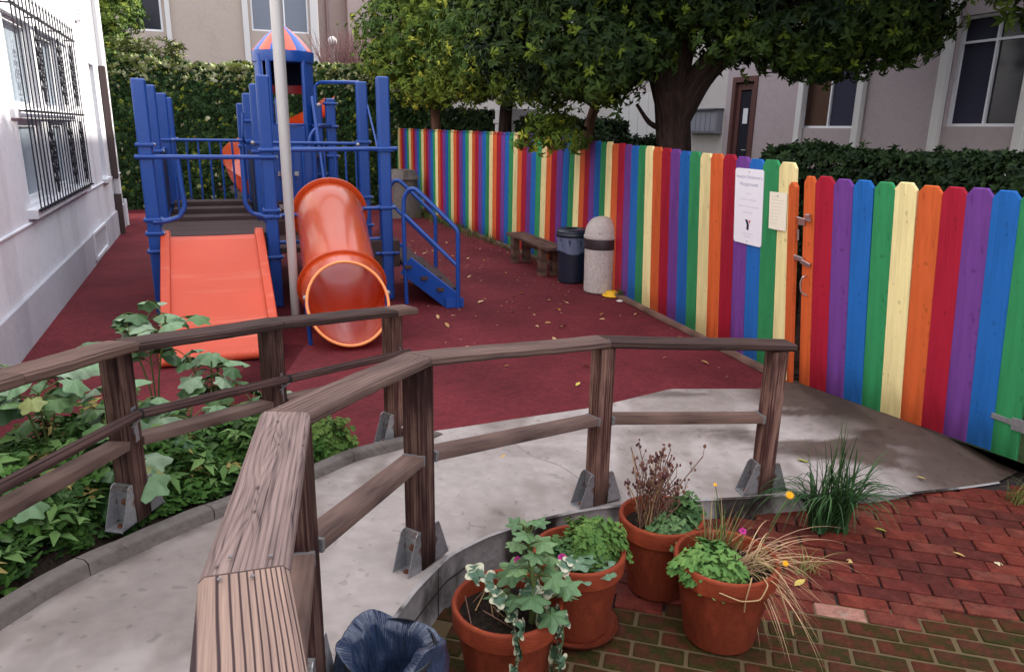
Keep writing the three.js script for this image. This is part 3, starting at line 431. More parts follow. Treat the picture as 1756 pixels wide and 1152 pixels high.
function holedWall(w0, w1, h0, h1, holes, depth) {
  const s = new THREE.Shape([[w0, h0], [w1, h0], [w1, h1], [w0, h1]].map(p => new THREE.Vector2(...p)));
  for (const [a, b, c, d] of holes) s.holes.push(new THREE.Path([[a, c], [a, d], [b, d], [b, c]].map(p => new THREE.Vector2(...p))));
  return boxUV(new THREE.ExtrudeGeometry(s, { depth, bevelEnabled: false }));
}
function frameG(x0, x1, y0, y1, t, d, z, bars = [], hbars = []) {
  const g = [box(t, y1 - y0, d, x0 + t / 2, (y0 + y1) / 2, z), box(t, y1 - y0, d, x1 - t / 2, (y0 + y1) / 2, z), box(x1 - x0 - 2 * t, t, d, (x0 + x1) / 2, y0 + t / 2, z), box(x1 - x0 - 2 * t, t, d, (x0 + x1) / 2, y1 - t / 2, z)];
  for (const b of bars) g.push(box(t * 0.8, y1 - y0 - 2 * t, d * 0.9, b, (y0 + y1) / 2, z)); for (const b of hbars) g.push(box(x1 - x0 - 2 * t, t * 0.8, d * 0.85, (x0 + x1) / 2, b, z));
  return merge(g);
}
function windowIn(parent, x0, x1, y0, y1, z, gm, { bars = [], hbars = [], t = 0.05, d = 0.06 } = {}) {
  const f = put('window', frameG(x0, x1, y0, y1, t, d, z, bars, hbars), M.frameWhite, parent);
  const xs = [x0 + t, ...bars.slice().sort((a, b) => a - b), x1 - t], ys = [y0 + t, ...hbars.slice().sort((a, b) => a - b), y1 - t];
  let q = 0; for (let i = 0; i < xs.length - 1; i++) for (let j = 0; j < ys.length - 1; j++) put('pane', box(xs[i + 1] - xs[i], ys[j + 1] - ys[j], 0.006, (xs[i] + xs[i + 1]) / 2, (ys[j] + ys[j + 1]) / 2, z + 0.012), Array.isArray(gm) ? gm[q++ % gm.length] : gm, f);
  return f;
}
{
  const b = thing('white_building', 'white stuccoed building with barred windows along the left side of the yard', 'building', [-7.526, 0, -14.364], -68 * Math.PI / 180);
  const wins = [[6.75, 7.9, 2.03, 2.86], [5.25, 6.45, 2.03, 2.86], [6.8, 7.9, 1.14, 1.90], [5.25, 6.45, 1.14, 1.90], [1.95, 2.5, 1.05, 2.78]];
  put('wall', holedWall(0, 22, -0.5, 7.2, wins, 0.22), M.stucco, b);
  put('rear_wall', merge([box(0.2, 7.7, 8, 0.1, 3.35, 4.23), box(22, 0.2, 8, 11, 7.1, 4.23)]), M.stucco, b);
  put('inner_wall', box(21.6, 7, 0.1, 11, 3, 1.4), mat([0.12, 0.12, 0.13]), b);
  windowIn(b, ...wins[0], 0.09, M.glassPale, { hbars: [] }); windowIn(b, ...wins[1], 0.09, M.glassPale, { bars: [5.85] }); windowIn(b, ...wins[2], 0.09, M.glassPale, {}); windowIn(b, ...wins[3], 0.09, M.glassPale, { bars: [5.85] }); windowIn(b, ...wins[4], 0.09, M.glassPale, { hbars: [1.9] });
  for (const q of [[3.6, 0.09, 0.1, 6.28, 1.065, -0.03], [3.3, 0.09, 0.06, 6.5, 1.965, -0.012], [0.75, 0.07, 0.08, 2.22, 1.0, -0.02]]) put('window_sill', box(...q, 0.01), M.stucco, b);
  const pl = mat([0.66, 0.65, 0.67], { map: M.stucco.map, bumpMap: bumpFine, bumpScale: 0.002, roughness: 0.9 });
  put('plinth', box(22, 0.93, 0.04, 11, -0.05, -0.012, 0.01), pl, b);
  put('string_course', box(22, 0.02, 0.03, 11, 0.985, -0.008, 0.005), M.stucco, b);
  put('access_panel', frameG(3.3, 4.6, 0.06, 0.44, 0.035, 0.03, -0.045), M.frameWhite, b);
  put('vent', merge([box(0.2, 0.2, 0.05, 3.25, 3.38, -0.02, 0.008), ...[0, 1, 2, 3].map(i => box(0.16, 0.02, 0.03, 3.25, 3.31 + i * 0.045, -0.045))]), M.frameWhite, b);
  const vg = put('vent', merge([box(0.16, 0.16, 0.05, 0.6, 3.05, -0.02, 0.008), ...[0, 1, 2].map(i => box(0.12, 0.02, 0.03, 0.6, 3.0 + i * 0.045, -0.045))]), M.frameWhite, b);
  put('downpipe', merge([rod(V(1.30, 2.8, -0.055), V(1.30, 7, -0.055), 0.045, 10), rod(V(1.30, 0.7, -0.055), V(1.30, 0.98, -0.055), 0.042, 10)]), mat([0.5, 0.5, 0.52], { roughness: 0.5 }), b);
  put('pipe_casing', merge([box(0.12, 1.85, 0.1, 1.30, 1.89, -0.055, 0.012), box(0.13, 0.72, 0.11, 1.30, 0.34, -0.055, 0.012)]), mat([0.05, 0.028, 0.025], { roughness: 0.5 }), b);
  put('corner_pipe', rod(V(0.05, 0, -0.04), V(0.05, 0.5, -0.04), 0.03, 8), M.frameWhite, b);
  // window grille
  const g = thing('window_grille', 'black wrought iron grille with scrollwork over the windows of the white building', 'grille', [-7.526, 0, -14.364], -68 * Math.PI / 180);
  const z = -0.10, gs = 0.28;
  for (const y of [2.9, 1.99, 1.10]) put('crossbar', merge([box(3.5, 0.022, 0.022, 6.28, y, z), ...[4.6, 5.7, 6.9, 7.98].map(x => box(0.014, 0.014, 0.17, x, y, z / 2))]), M.iron, g);
  for (let i = 0; i <= 20; i++) { const x = 4.55 + i * 0.172; put('bar', merge([rod(V(x, 1.08, z), V(x, 3.02, z), 0.0065, 6), new THREE.ConeGeometry(0.013, 0.06, 6).translate(x, 3.05, z)]), M.iron, g); }
  for (const cx of [4.98, 5.84, 7.04]) for (const cy of [2.45, 1.55]) {
    const parts = []; for (let k = -2; k <= 2; k++) { const s = 1 - Math.abs(k) * 0.22; for (const q of [-1, 1]) { parts.push(new THREE.TorusGeometry(0.055 * s, 0.010, 6, 14).translate(cx + q * 0.062 * s, cy + k * 0.115, z - 0.012)); parts.push(new THREE.TorusGeometry(0.026 * s, 0.008, 5, 10).translate(cx + q * 0.058 * s, cy + k * 0.115 + 0.03, z - 0.014)); } parts.push(new THREE.SphereGeometry(0.022, 8, 6).translate(cx, cy + k * 0.115, z - 0.012)); }
    parts.push(rod(V(cx, cy - 0.36, z - 0.012), V(cx, cy + 0.36, z - 0.012), 0.014, 6)); put('scrollwork', merge(parts), M.iron, g);
  }
}

// ---------------------------------------------------------------- foliage builders
function leafG(L, W, fold = 0.25, droop = 0.2, seg = 3) {   // lanceolate leaf along +x, folded at the midrib
  const pos = [], idx = []; for (let i = 0; i <= seg; i++) { const t = i / seg, w = W * Math.sin(Math.PI * Math.pow(Math.min(0.999, t * 0.94 + 0.03), 0.85)) * 0.5, y = -droop * L * t * t; pos.push(L * t, y, 0, L * t, y + w * fold * 2, w, L * t, y + w * fold * 2, -w); }
  for (let i = 0; i < seg; i++) { const a = i * 3, b = a + 3; idx.push(a, a + 1, b + 1, a, b + 1, b, a, b, b + 2, a, b + 2, a + 2); }
  const g = new THREE.BufferGeometry(); g.setAttribute('position', new THREE.Float32BufferAttribute(pos, 3)); g.setIndex(idx); g.computeVertexNormals(); const uv = new Float32Array(pos.length / 3 * 2); g.setAttribute('uv', new THREE.BufferAttribute(uv, 2)); return g;
}
function rosette(n, L, W, seed, up = 0.5, droop = 0.25) {
  const r = mulberry(seed), a = []; for (let i = 0; i < n; i++) { const s = 0.7 + r() * 0.5, g = leafG(L * s, W * s, 0.22, droop, 2); g.rotateX((r() - 0.5) * 0.9); g.rotateZ(up * (r() * 1.3 - 0.25)); g.rotateY(i / n * Math.PI * 2 + r() * 0.7); g.translate((r() - .5) * L * 0.2, (r() - .5) * L * 0.4, (r() - .5) * L * 0.2); a.push(g); } return merge(a);
}
function fanLeaf(Rr, lobes, depth, seed, cup = 0.15) {   // rounded lobed leaf (mallow, ivy), stalk at the origin, blade along +x
  const r = mulberry(seed), n = 22, pos = [0, 0, 0], idx = [], mid = [];
  const rim = (t) => { const a = -2.65 + 5.3 * t; return [a, Rr * (0.78 + 0.22 * Math.cos(a * 0.5)) * (1 - depth * (0.5 - 0.5 * Math.cos(2 * Math.PI * lobes * t))) ]; };
  for (const f of [0.55, 1]) for (let i = 0; i <= n; i++) { const [a, q] = rim(i / n); const rip = 0.05 * Rr * Math.sin(a * 5 + seed) * f; pos.push(Math.cos(a) * q * f + Rr * 0.1 * f, -cup * Rr * f * f + rip + 0.05 * Rr * Math.sin(seed + a * 2) * f, Math.sin(a) * q * f); }
  for (let i = 0; i < n; i++) { idx.push(0, i + 2, i + 1); const a = 1 + i, b = a + 1, c = a + n + 1, d = c + 1; idx.push(a, d, c, a, b, d); }
  const g = new THREE.BufferGeometry(); g.setAttribute('position', new THREE.Float32BufferAttribute(pos, 3)); g.setIndex(idx); const uv = []; for (let i = 0; i < pos.length; i += 3) uv.push(pos[i] / Rr * 0.4 + 0.5, pos[i + 2] / Rr * 0.4 + 0.5); g.setAttribute('uv', new THREE.Float32BufferAttribute(uv, 2)); g.computeVertexNormals(); return g;
}
const leafM = (c, o = {}) => new THREE.MeshPhysicalMaterial({ color: new THREE.Color(...c), roughness: 0.7, specularIntensity: 0.35, side: THREE.DoubleSide, ...o });
M.leaf = leafM([1, 1, 1]); M.leafSoft = leafM([1, 1, 1], { roughness: 0.75 });
const _m = new THREE.Matrix4(), _q = new THREE.Quaternion(), _e = new THREE.Euler(), _c = new THREE.Color();
function scatter(name, geo, m, list, parent, topTag) {   // list of [pos, euler|quaternion, scale, colour]
  const im = new THREE.InstancedMesh(geo, m, list.length);
  list.forEach(([p, e, s, c], i) => { _q.copy(e.isQuaternion ? e : _q.setFromEuler(e)); im.setMatrixAt(i, _m.compose(p, _q, typeof s === 'number' ? V(s, s, s) : s)); im.setColorAt(i, _c.setRGB(...c)); });
  im.name = parent ? name : numbered(name); im.userData.kind = 'stuff'; im.castShadow = im.receiveShadow = true; (parent || scene).add(im); return im;
}
const ROS = [rosette(7, 0.085, 0.034, 11, 0.2, 0.55), rosette(6, 0.08, 0.036, 12, -0.4, 0.6), rosette(7, 0.065, 0.032, 13, 0.9, 0.2)];
function limb(pts, r0, r1, rad = 9) {   // tapered limb through pts
  const c = new THREE.CatmullRomCurve3(pts), n = pts.length * 6, f = c.computeFrenetFrames(n, false), P = V();
  return gridGeo(rad, n, (a, t) => { const i = Math.min(n, Math.round(t * n)); P.copy(c.getPointAt(i / n)); const r = lerp(r0, r1, i / n) * (1 + 0.09 * Math.sin(a * 25 + t * 9) * (1 - t)), th = a * Math.PI * 2; return P.clone().addScaledVector(f.normals[i], Math.cos(th) * r).addScaledVector(f.binormals[i], Math.sin(th) * r); }, (a, t) => [a * 2, t * 4]);
}
M.bark = mat(null, { map: rep(tex(256, 256, (u, v) => { const a = fbm(u, v, 20, 4, 2, 4), b = fbm(u, v, 4, 3, 5); return mulc(mixc([0.012, 0.008, 0.006], [0.055, 0.032, 0.026], a), 0.7 + 0.6 * b); }), 1), bumpMap: rep(bumpBrush, 1), bumpScale: 0.03, roughness: 0.95, side: THREE.DoubleSide });
M.barkPale = mat([4, 3.4, 2.9], { map: M.bark.map, bumpMap: M.bark.bumpMap, bumpScale: 0.02, roughness: 0.95, side: THREE.DoubleSide });
function crown(parent, lobes, density, pal, scale = 1, seed = 5) {
  const r = mulberry(seed), L = [[], [], []];
  for (const [cx, cy, cz, rx, ry, rz] of lobes) {
    const n = Math.round(density * 2.5 * (rx * ry + ry * rz + rx * rz));
    for (let i = 0; i < n; i++) {
      let x, y, z, d; do { x = r() * 2 - 1; y = r() * 2 - 1; z = r() * 2 - 1; d = Math.hypot(x, y, z); } while (d > 1 || d < 0.25);
      const k = lerp(0.55, 1.08, Math.pow(r(), 0.6)) / d; const bump = 1 + 0.34 * Math.sin(x * 7 + cx * 3) * Math.sin(y * 6 + cy) * Math.sin(z * 7);
      const p = V(cx + x * k * rx * bump, cy + y * k * ry * bump, cz + z * k * rz * bump);
      const tilt = V(x * 1.6 + (r() - .5) * 0.9, y + 0.35 + (r() - .5) * 0.7, z * 1.6 + (r() - .5) * 0.9).normalize(), q = new THREE.Quaternion().setFromUnitVectors(V(0, 1, 0), tilt).multiply(new THREE.Quaternion().setFromAxisAngle(V(0, 1, 0), r() * 6.28));
      const cl = fbm(p.x * 0.07 + 3, (p.y + p.z) * 0.07 + 3, 12, 2, 1), c = mixc(pal[0], pal[1], Math.min(1, Math.max(0, (cl - 0.3) * 1.5 + (r() - 0.5) * 0.5)));
      L[Math.floor(r() * 3)].push([p, q, scale * (0.75 + r() * 0.6), r() < 0.09 && pal[2] && d > 0.5 ? pal[2] : c]);
    }
  }
  L.forEach((l, i) => scatter('crown', ROS[i], M.leaf, l, parent));
}
const atK = (px, y, Z) => { };   // (unused)
const PALD = [[0.006, 0.016, 0.004], [0.048, 0.085, 0.011], [0.11, 0.16, 0.016]], PALL = [[0.06, 0.11, 0.02], [0.28, 0.35, 0.04], [0.38, 0.40, 0.055]];
// the big evergreen behind the fence
{
  const t = thing('evergreen_tree', 'big dark evergreen with a thick forked trunk right behind the rainbow fence', 'tree', [1.92, 0, -9.0]);
  put('trunk', merge([limb([V(0.02, -0.1, 0), V(0.0, 0.8, 0), V(-0.05, 1.7, 0), V(-0.13, 2.35, 0)], 0.215, 0.20, 12), limb([V(-0.12, 2.1, 0), V(-0.35, 2.75, 0.1), V(-0.7, 3.5, 0.2), V(-1.0, 4.5, 0.2)], 0.16, 0.05), limb([V(-0.08, 2.0, 0), V(0.25, 2.6, 0.05), V(0.85, 3.05, 0.1), V(1.7, 3.6, 0.2), V(2.6, 4.2, 0.3)], 0.17, 0.06), limb([V(-0.1, 2.2, 0), V(0.05, 3.2, -0.2), V(0.2, 4.8, -0.3)], 0.15, 0.06), limb([V(-0.25, 1.95, 0.05), V(-0.38, 2.0, 0.15), V(-0.55, 2.2, 0.2)], 0.035, 0.018)]), M.bark, t);
  for (const b of [[[-0.35, 2.75, 0.1], [-0.9, 2.9, 0.4], [-1.5, 2.7, 0.5]], [[0.85, 3.05, 0.1], [1.2, 3.1, 0.5], [1.6, 2.8, 0.7]], [[-0.7, 3.5, 0.2], [-1.5, 3.6, 0.3], [-2.1, 3.4, 0.3]]]) put('branch', limb(b.map(p => V(...p)), 0.05, 0.015, 6), M.bark, t);
  crown(t, [[-1.35, 0.95 + 1.9, 0.1, 1.05, 0.62, 0.8], [-1.0, 2.62, 0.5, 0.5, 0.45, 0.5], [-0.3, 3.4, -0.1, 1.2, 0.55, 0.9], [0.1, 3.3, 0.5, 0.5, 0.35, 0.3], [1.15, 3.12, 0.2, 1.25, 0.58, 1.0], [1.95, 3.12, 0.35, 0.75, 0.48, 0.7], [2.3, 3.05, 0.35, 0.42, 0.36, 0.45], [0.5, 4.6, 0, 2.5, 1.3, 1.9], [-1.2, 4.2, 0, 1.5, 1.1, 1.3], [2.0, 4.2, 0.1, 1.0, 0.85, 1.0], [1.35, 2.72, 0.4, 0.5, 0.22, 0.5], [-0.75, 2.72, 0.6, 0.5, 0.3, 0.4]], 250, PALD, 1.05, 21);
}
{
  const t = thing('leaning_tree', 'slim pale trunked tree with leaf clumps drooping over the top of the fence', 'tree', [0.95, 0, -10.35]);
  put('trunk', limb([V(0.0, -0.1, 0), V(0.0, 1.0, 0), V(0.03, 1.9, 0), V(0.16, 2.5, 0.05), V(0.1, 3.3, 0.1)], 0.10, 0.05), M.barkPale, t);
  for (const b of [[[0.1, 2.2, 0.05], [-0.2, 2.3, 0.5], [-0.55, 2.15, 0.95]], [[0.03, 1.9, 0], [-0.35, 2.1, 0.4], [-0.7, 1.9, 0.8]]]) put('branch', limb(b.map(p => V(...p)), 0.025, 0.008, 6), M.bark, t);
  crown(t, [[-0.55, 2.5, 0.6, 0.5, 0.32, 0.4], [-0.15, 2.75, 0.3, 0.6, 0.4, 0.5], [-0.66, 1.78, 0.72, 0.34, 0.17, 0.2], [-0.28, 1.80, 0.85, 0.26, 0.15, 0.2], [-0.5, 2.05, 0.6, 0.32, 0.18, 0.25]], 190, [[0.035, 0.08, 0.014], [0.17, 0.24, 0.025], [0.32, 0.36, 0.035]], 0.95, 33);
}
{
  const t = thing('dark_trunk_tree', 'middle tree with a dark straight trunk behind the far run of fence', 'tree', [-0.2, 0, -14.2]);
  put('trunk', limb([V(0.02, -0.1, 0), V(0, 1.3, 0), V(0.03, 2.4, 0), V(0.25, 3.6, 0)], 0.17, 0.09), M.bark, t);
  crown(t, [[-0.35, 3.3, 0.3, 1.0, 0.85, 1.0], [0.2, 2.8, 0.5, 0.7, 0.45, 0.7], [0, 4.4, 0, 1.4, 0.9, 1.2], [-0.6, 2.75, 0.3, 0.5, 0.4, 0.5]], 175, [[0.04, 0.08, 0.014], [0.20, 0.26, 0.028], [0.33, 0.36, 0.04]], 1.15, 44);
}
{
  const t = thing('pale_green_tree', 'yellow green bushy tree at the far end of the rainbow fence, nearest the ivy wall', 'tree', [-1.75, 0, -17.0]);
  put('trunk', limb([V(0, -0.1, 0), V(0.02, 1.4, 0), V(-0.03, 2.4, 0), V(0.1, 3.6, 0)], 0.14, 0.08), M.barkPale, t);
  crown(t, [[-0.45, 3.95, 0, 1.2, 0.85, 1.1], [0.35, 3.2, 0.2, 1.0, 0.75, 0.9], [-0.15, 2.75, 0.3, 0.7, 0.42, 0.6], [0.3, 4.8, 0, 1.5, 1.1, 1.2], [-0.9, 3.3, 0.2, 0.7, 0.5, 0.6]], 170, PALL, 1.2, 55);
}
{
  const t = thing('corner_tree', 'leafy tree whose crown hangs into the top right corner beyond the gate', 'tree', [4.75, 0, -6.2]);
  put('trunk', limb([V(0.2, -0.1, 0), V(0.15, 1.5, 0), V(0.0, 3, 0), V(-0.3, 4.2, 0.1)], 0.16, 0.07), M.bark, t);
  crown(t, [[-0.95, 3.35, 0.1, 0.75, 0.42, 0.6], [-0.4, 3.3, -0.1, 0.6, 0.6, 0.6], [-1.55, 3.45, 0.2, 0.5, 0.25, 0.45], [-0.3, 4.3, 0, 1.5, 0.9, 1.2]], 250, [[0.018, 0.04, 0.008], [0.08, 0.13, 0.014], [0.18, 0.23, 0.02]], 0.95, 66);
}
{
  const t = thing('background_tree', 'tree glimpsed past the corner of the white building at the top left', 'tree', [-10.9, 0, -21.0]);
  put('trunk', limb([V(0, -0.1, 0), V(0, 2, 0), V(0.1, 4, 0)], 0.16, 0.08), M.bark, t);
  crown(t, [[0.2, 4.9, 0, 0.75, 1.1, 0.8], [-0.9, 5.5, 0, 1.4, 1.3, 1], [0.1, 3.7, 0.2, 0.5, 0.7, 0.6]], 130, PALL, 1.3, 77);
}
// hedges
M.hedgeCore = mat([0.012, 0.02, 0.01], { roughness: 1 });
const SPRIG = rosette(10, 0.045, 0.024, 91, 0.9, 0.15);
function hedge(label, a, b, w, h, dens, pal, seed, sc = 1) {
  const L = Math.hypot(b[0] - a[0], b[1] - a[1]), t = thing('box_hedge', label, 'hedge', [(a[0] + b[0]) / 2, 0, (a[1] + b[1]) / 2], Math.atan2(-(b[1] - a[1]), b[0] - a[0])), r = mulberry(seed), list = [];
  put('branch_core', box(L - 0.2, h - 0.16, w - 0.2, 0, (h - 0.16) / 2, 0, 0.04), M.hedgeCore, t);
  const add = (x, y, z, n) => { const k = 0.05 * (fbm(x * 0.15 + 7, (y + z) * 0.2 + 7, 8, 3, 2) - 0.4); const p = V(x, y, z).addScaledVector(n, k * 3.2 + (r() - 0.6) * 0.07 + (r() < 0.06 ? 0.05 : 0)), q = new THREE.Quaternion().setFromUnitVectors(V(0, 1, 0), n.clone().add(V(r() - .5, r() * 0.6, r() - .5)).normalize()).multiply(new THREE.Quaternion().setFromAxisAngle(V(0, 1, 0), r() * 6)); list.push([p, q, sc * (0.7 + r() * 0.7), mixc(pal[0], pal[1], r() * 0.7 + k * 4)]); };
  const N = Math.round(dens * L * h); for (const s of [-1, 1]) for (let i = 0; i < N; i++) add((r() - .5) * L, r() * h, s * w / 2, V(0, 0.2, s).normalize());
  for (let i = 0; i < dens * L * w * 1.3; i++) add((r() - .5) * L, h, (r() - .5) * w, V(0, 1, 0)); for (const s of [-1, 1]) for (let i = 0; i < dens * w * h; i++) add(s * L / 2, r() * h, (r() - .5) * w, V(s, 0.2, 0).normalize());
  scatter('foliage', SPRIG, M.leaf, list, t);
}
const PALH = [[0.008, 0.018, 0.007], [0.032, 0.062, 0.016]];
hedge('long dark clipped hedge between the gate and the pink building', [2.72, -7.55], [3.95, -5.0], 0.7, 1.74, 620, PALH, 1);
hedge('low dark hedge behind the forked evergreen trunk', [0.9, -11.6], [1.95, -10.6], 0.6, 1.78, 300, PALH, 2, 1.2);
hedge('clipped hedge behind the slim pale trunk', [0.25, -14.4], [1.75, -13.2], 0.7, 2.05, 260, PALH, 3, 1.4);
hedge('rounded green hedge between the two farthest trunks', [-1.7, -18.4], [-0.6, -17.3], 0.9, 2.25, 220, [[0.022, 0.045, 0.016], [0.06, 0.10, 0.03]], 4, 1.6);

// ---------------------------------------------------------------- ivy wall at the end of the yard
{
  const x0 = -8.3, x1 = 1.3, H = 3.05;   // along UU from the far fence end
  const t = thing('ivy_wall', 'tall garden wall thick with variegated ivy closing off the far end of the yard', 'wall', [-2.95, 0, -19.35], AN);
  put('wall', box(x1 - x0, H, 0.2, (x0 + x1) / 2, H / 2, -0.1), mat([0.5, 0.47, 0.46], { map: concTex, bumpMap: bumpFine, bumpScale: 0.005, roughness: 0.9 }), t);
  const r = mulberry(404), leaf = fanLeaf(0.064, 4, 0.3, 3, 0.2), L = [], cl = fanLeaf(0.064, 3, 0.28, 8, 0.3);
  for (let i = 0; i < 27000; i++) {
    const x = lerp(x0, x1, r()), y = Math.pow(r(), 0.85) * (H + 0.28); const bare = Math.exp(-(((x + 3.75) / 0.75) ** 2) - ((y - 0.5) / 0.8) ** 2) + Math.exp(-(((x - 0.0) / 0.55) ** 2) - ((y - 0.5) / 0.9) ** 2);
    if (r() < bare * 0.97) continue;
    const thick = (0.16 + 0.30 * sst(1.2, 3.0, y)) * (0.5 + fbm(x * 0.1 + 8, y * 0.1 + 8, 10, 3, 3)); if (y > H + 0.35 * fbm(x * 0.12 + 8, 0.3, 10, 3, 4) + 0.05) continue;
    const z = y > H - 0.1 ? lerp(-0.3, thick, r()) : thick * (0.35 + 0.65 * Math.sqrt(r()));
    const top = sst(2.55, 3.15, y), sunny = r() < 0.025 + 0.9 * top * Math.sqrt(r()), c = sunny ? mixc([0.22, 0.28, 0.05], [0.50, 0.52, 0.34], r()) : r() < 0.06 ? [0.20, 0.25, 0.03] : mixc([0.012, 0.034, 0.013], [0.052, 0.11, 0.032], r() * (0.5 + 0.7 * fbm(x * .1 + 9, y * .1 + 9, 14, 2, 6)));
    L.push([V(x, y, z), new THREE.Quaternion().setFromEuler(_e.set((r() - .5) * 1.1 + 0.5 + top * 0.3, (r() - .5) * 1.2, -1.57 + (r() - .5) * 1.6, 'YXZ')).multiply(new THREE.Quaternion().setFromAxisAngle(V(1, 0, 0), Math.PI / 2 * 0.85)), 0.7 + r() * 0.8, c]);
  }
  scatter('ivy', leaf, M.leaf, L.filter((_, i) => i % 2), t); scatter('ivy', cl, M.leaf, L.filter((_, i) => !(i % 2)), t);
  const s = thing('leafy_bush', 'pale yellow green bush rising above the left end of the ivy wall', 'bush', [-8.55, 0, -17.75]);
  put('stem', limb([V(0, 0, 0), V(0.05, 1.6, 0), V(0, 3.2, 0)], 0.06, 0.03), M.bark, s);
  const b = [], lf = rosette(11, 0.16, 0.055, 71, 0.9, 0.2); for (let i = 0; i < 420; i++) b.push([V(rr(-0.5, 0.95), 2.9 + 0.85 * Math.pow(R(), 0.8) * (0.6 + 0.4 * Math.sin(i * 1.7)), rr(-0.3, 0.3)), new THREE.Quaternion().setFromEuler(_e.set(rr(-.4, .4), rr(0, 6), rr(-.4, .4))), rr(0.6, 1.1), mixc([0.09, 0.12, 0.035], [0.26, 0.27, 0.12], R())]); scatter('foliage', lf, M.leaf, b, s);
}

// ---------------------------------------------------------------- buildings around
const pinkT = tex(256, 256, (u, v) => { const a = fbm(u, v, 32, 3, 2), b = fbm(u, v, 3, 4, 4); const k = 0.82 + 0.16 * a + 0.2 * b; return [k, k, k]; });
const pink = (c) => mat(c, { map: rep(pinkT, 0.5), bumpMap: rep(bumpFine, 1), bumpScale: 0.003, roughness: 0.9 });
M.trim = mat([0.62, 0.6, 0.58], { roughness: 0.6 });
{
  const b = thing('tan_building', 'tan stucco building with pale vertical trim rising behind the ivy wall', 'building', [-9, 0, -29], AN);
  const wn = [[-4.78, -3.6, 4.98, 7.6], [-0.66, 1.36, 5.2, 7.6]];
  put('wall', (() => { const g = holedWall(-16, 1.72, -0.5, 10, wn, 0.3); g.translate(0, 0, -0.3); return g; })(), pink([0.45, 0.37, 0.315]), b);
  put('side_wall', merge([box(0.3, 10.5, 6, 1.565, 4.75, -3.31), box(17.4, 10, 0.1, -7.3, 4.7, -1.2)]), pink([0.38, 0.31, 0.27]), b);
  for (const [x, w] of [[-3.42, 0.16], [-0.86, 0.2], [1.55, 0.28]]) put('trim', box(w, 10, 0.12, x, 5, 0.062, 0.01), M.trim, b);
  put('roof_edge', box(18, 0.3, 1, -7.1, 10.16, -0.3), M.trim, b);
  windowIn(b, ...wn[0], -0.12, M.glassDark, { t: 0.07 });
  windowIn(b, ...wn[1], -0.12, mat([0.17, 0.19, 0.23], { roughness: 0.5 }), { t: 0.06, bars: [0.5] });
  const c = thing('pink_building', 'dull pink building set back behind the lamp post and bare shrub', 'building', [-9 + 1.72 * UU.x + 2.6 * VV.x, 0, -29 + 1.72 * UU.z + 2.6 * VV.z], AN);
  put('wall', box(16, 10.5, 0.4, 8.3, 4.75, -0.2), pink([0.34, 0.275, 0.26]), c);
  put('pilaster', box(0.9, 10.5, 0.5, 1.9, 4.75, 0.25, 0.02), pink([0.36, 0.29, 0.28]), c);
  put('drainpipe', rod(V(2.7, 0, 0.08), V(2.7, 10, 0.08), 0.07, 8), M.trim, c);
  put('drainpipe', rod(V(0.7, 0, 0.08), V(0.7, 10, 0.08), 0.05, 8), pink([0.3, 0.22, 0.22]), c);
  put('roof_edge', box(16, 0.3, 1, 8.3, 10.16, -0.2), M.trim, c);
  const lw = thing('low_white_block', 'low pale wall block behind the trunks at the far end of the lawn', 'wall', [-2.2, 0, -21.0], AN);
  put('wall', merge([box(1.0, 2.35, 0.4, 0, 1.17, 0, 0.02), box(1.06, 0.08, 0.46, 0, 2.39, 0, 0.01)]), mat([0.5, 0.48, 0.47], { map: pinkT, roughness: 0.9 }), lw);
  const lw2 = thing('white_planter_wall', 'white stepped wall between the dark trunk and the clipped hedge', 'wall', [0.02, 0, -15.4], AN);
  put('wall', merge([box(0.75, 2.3, 0.5, 0, 1.15, 0, 0.02), box(0.8, 0.08, 0.55, 0, 2.05, 0, 0.01)]), mat([0.52, 0.5, 0.5], { map: pinkT, roughness: 0.9 }), lw2);
}
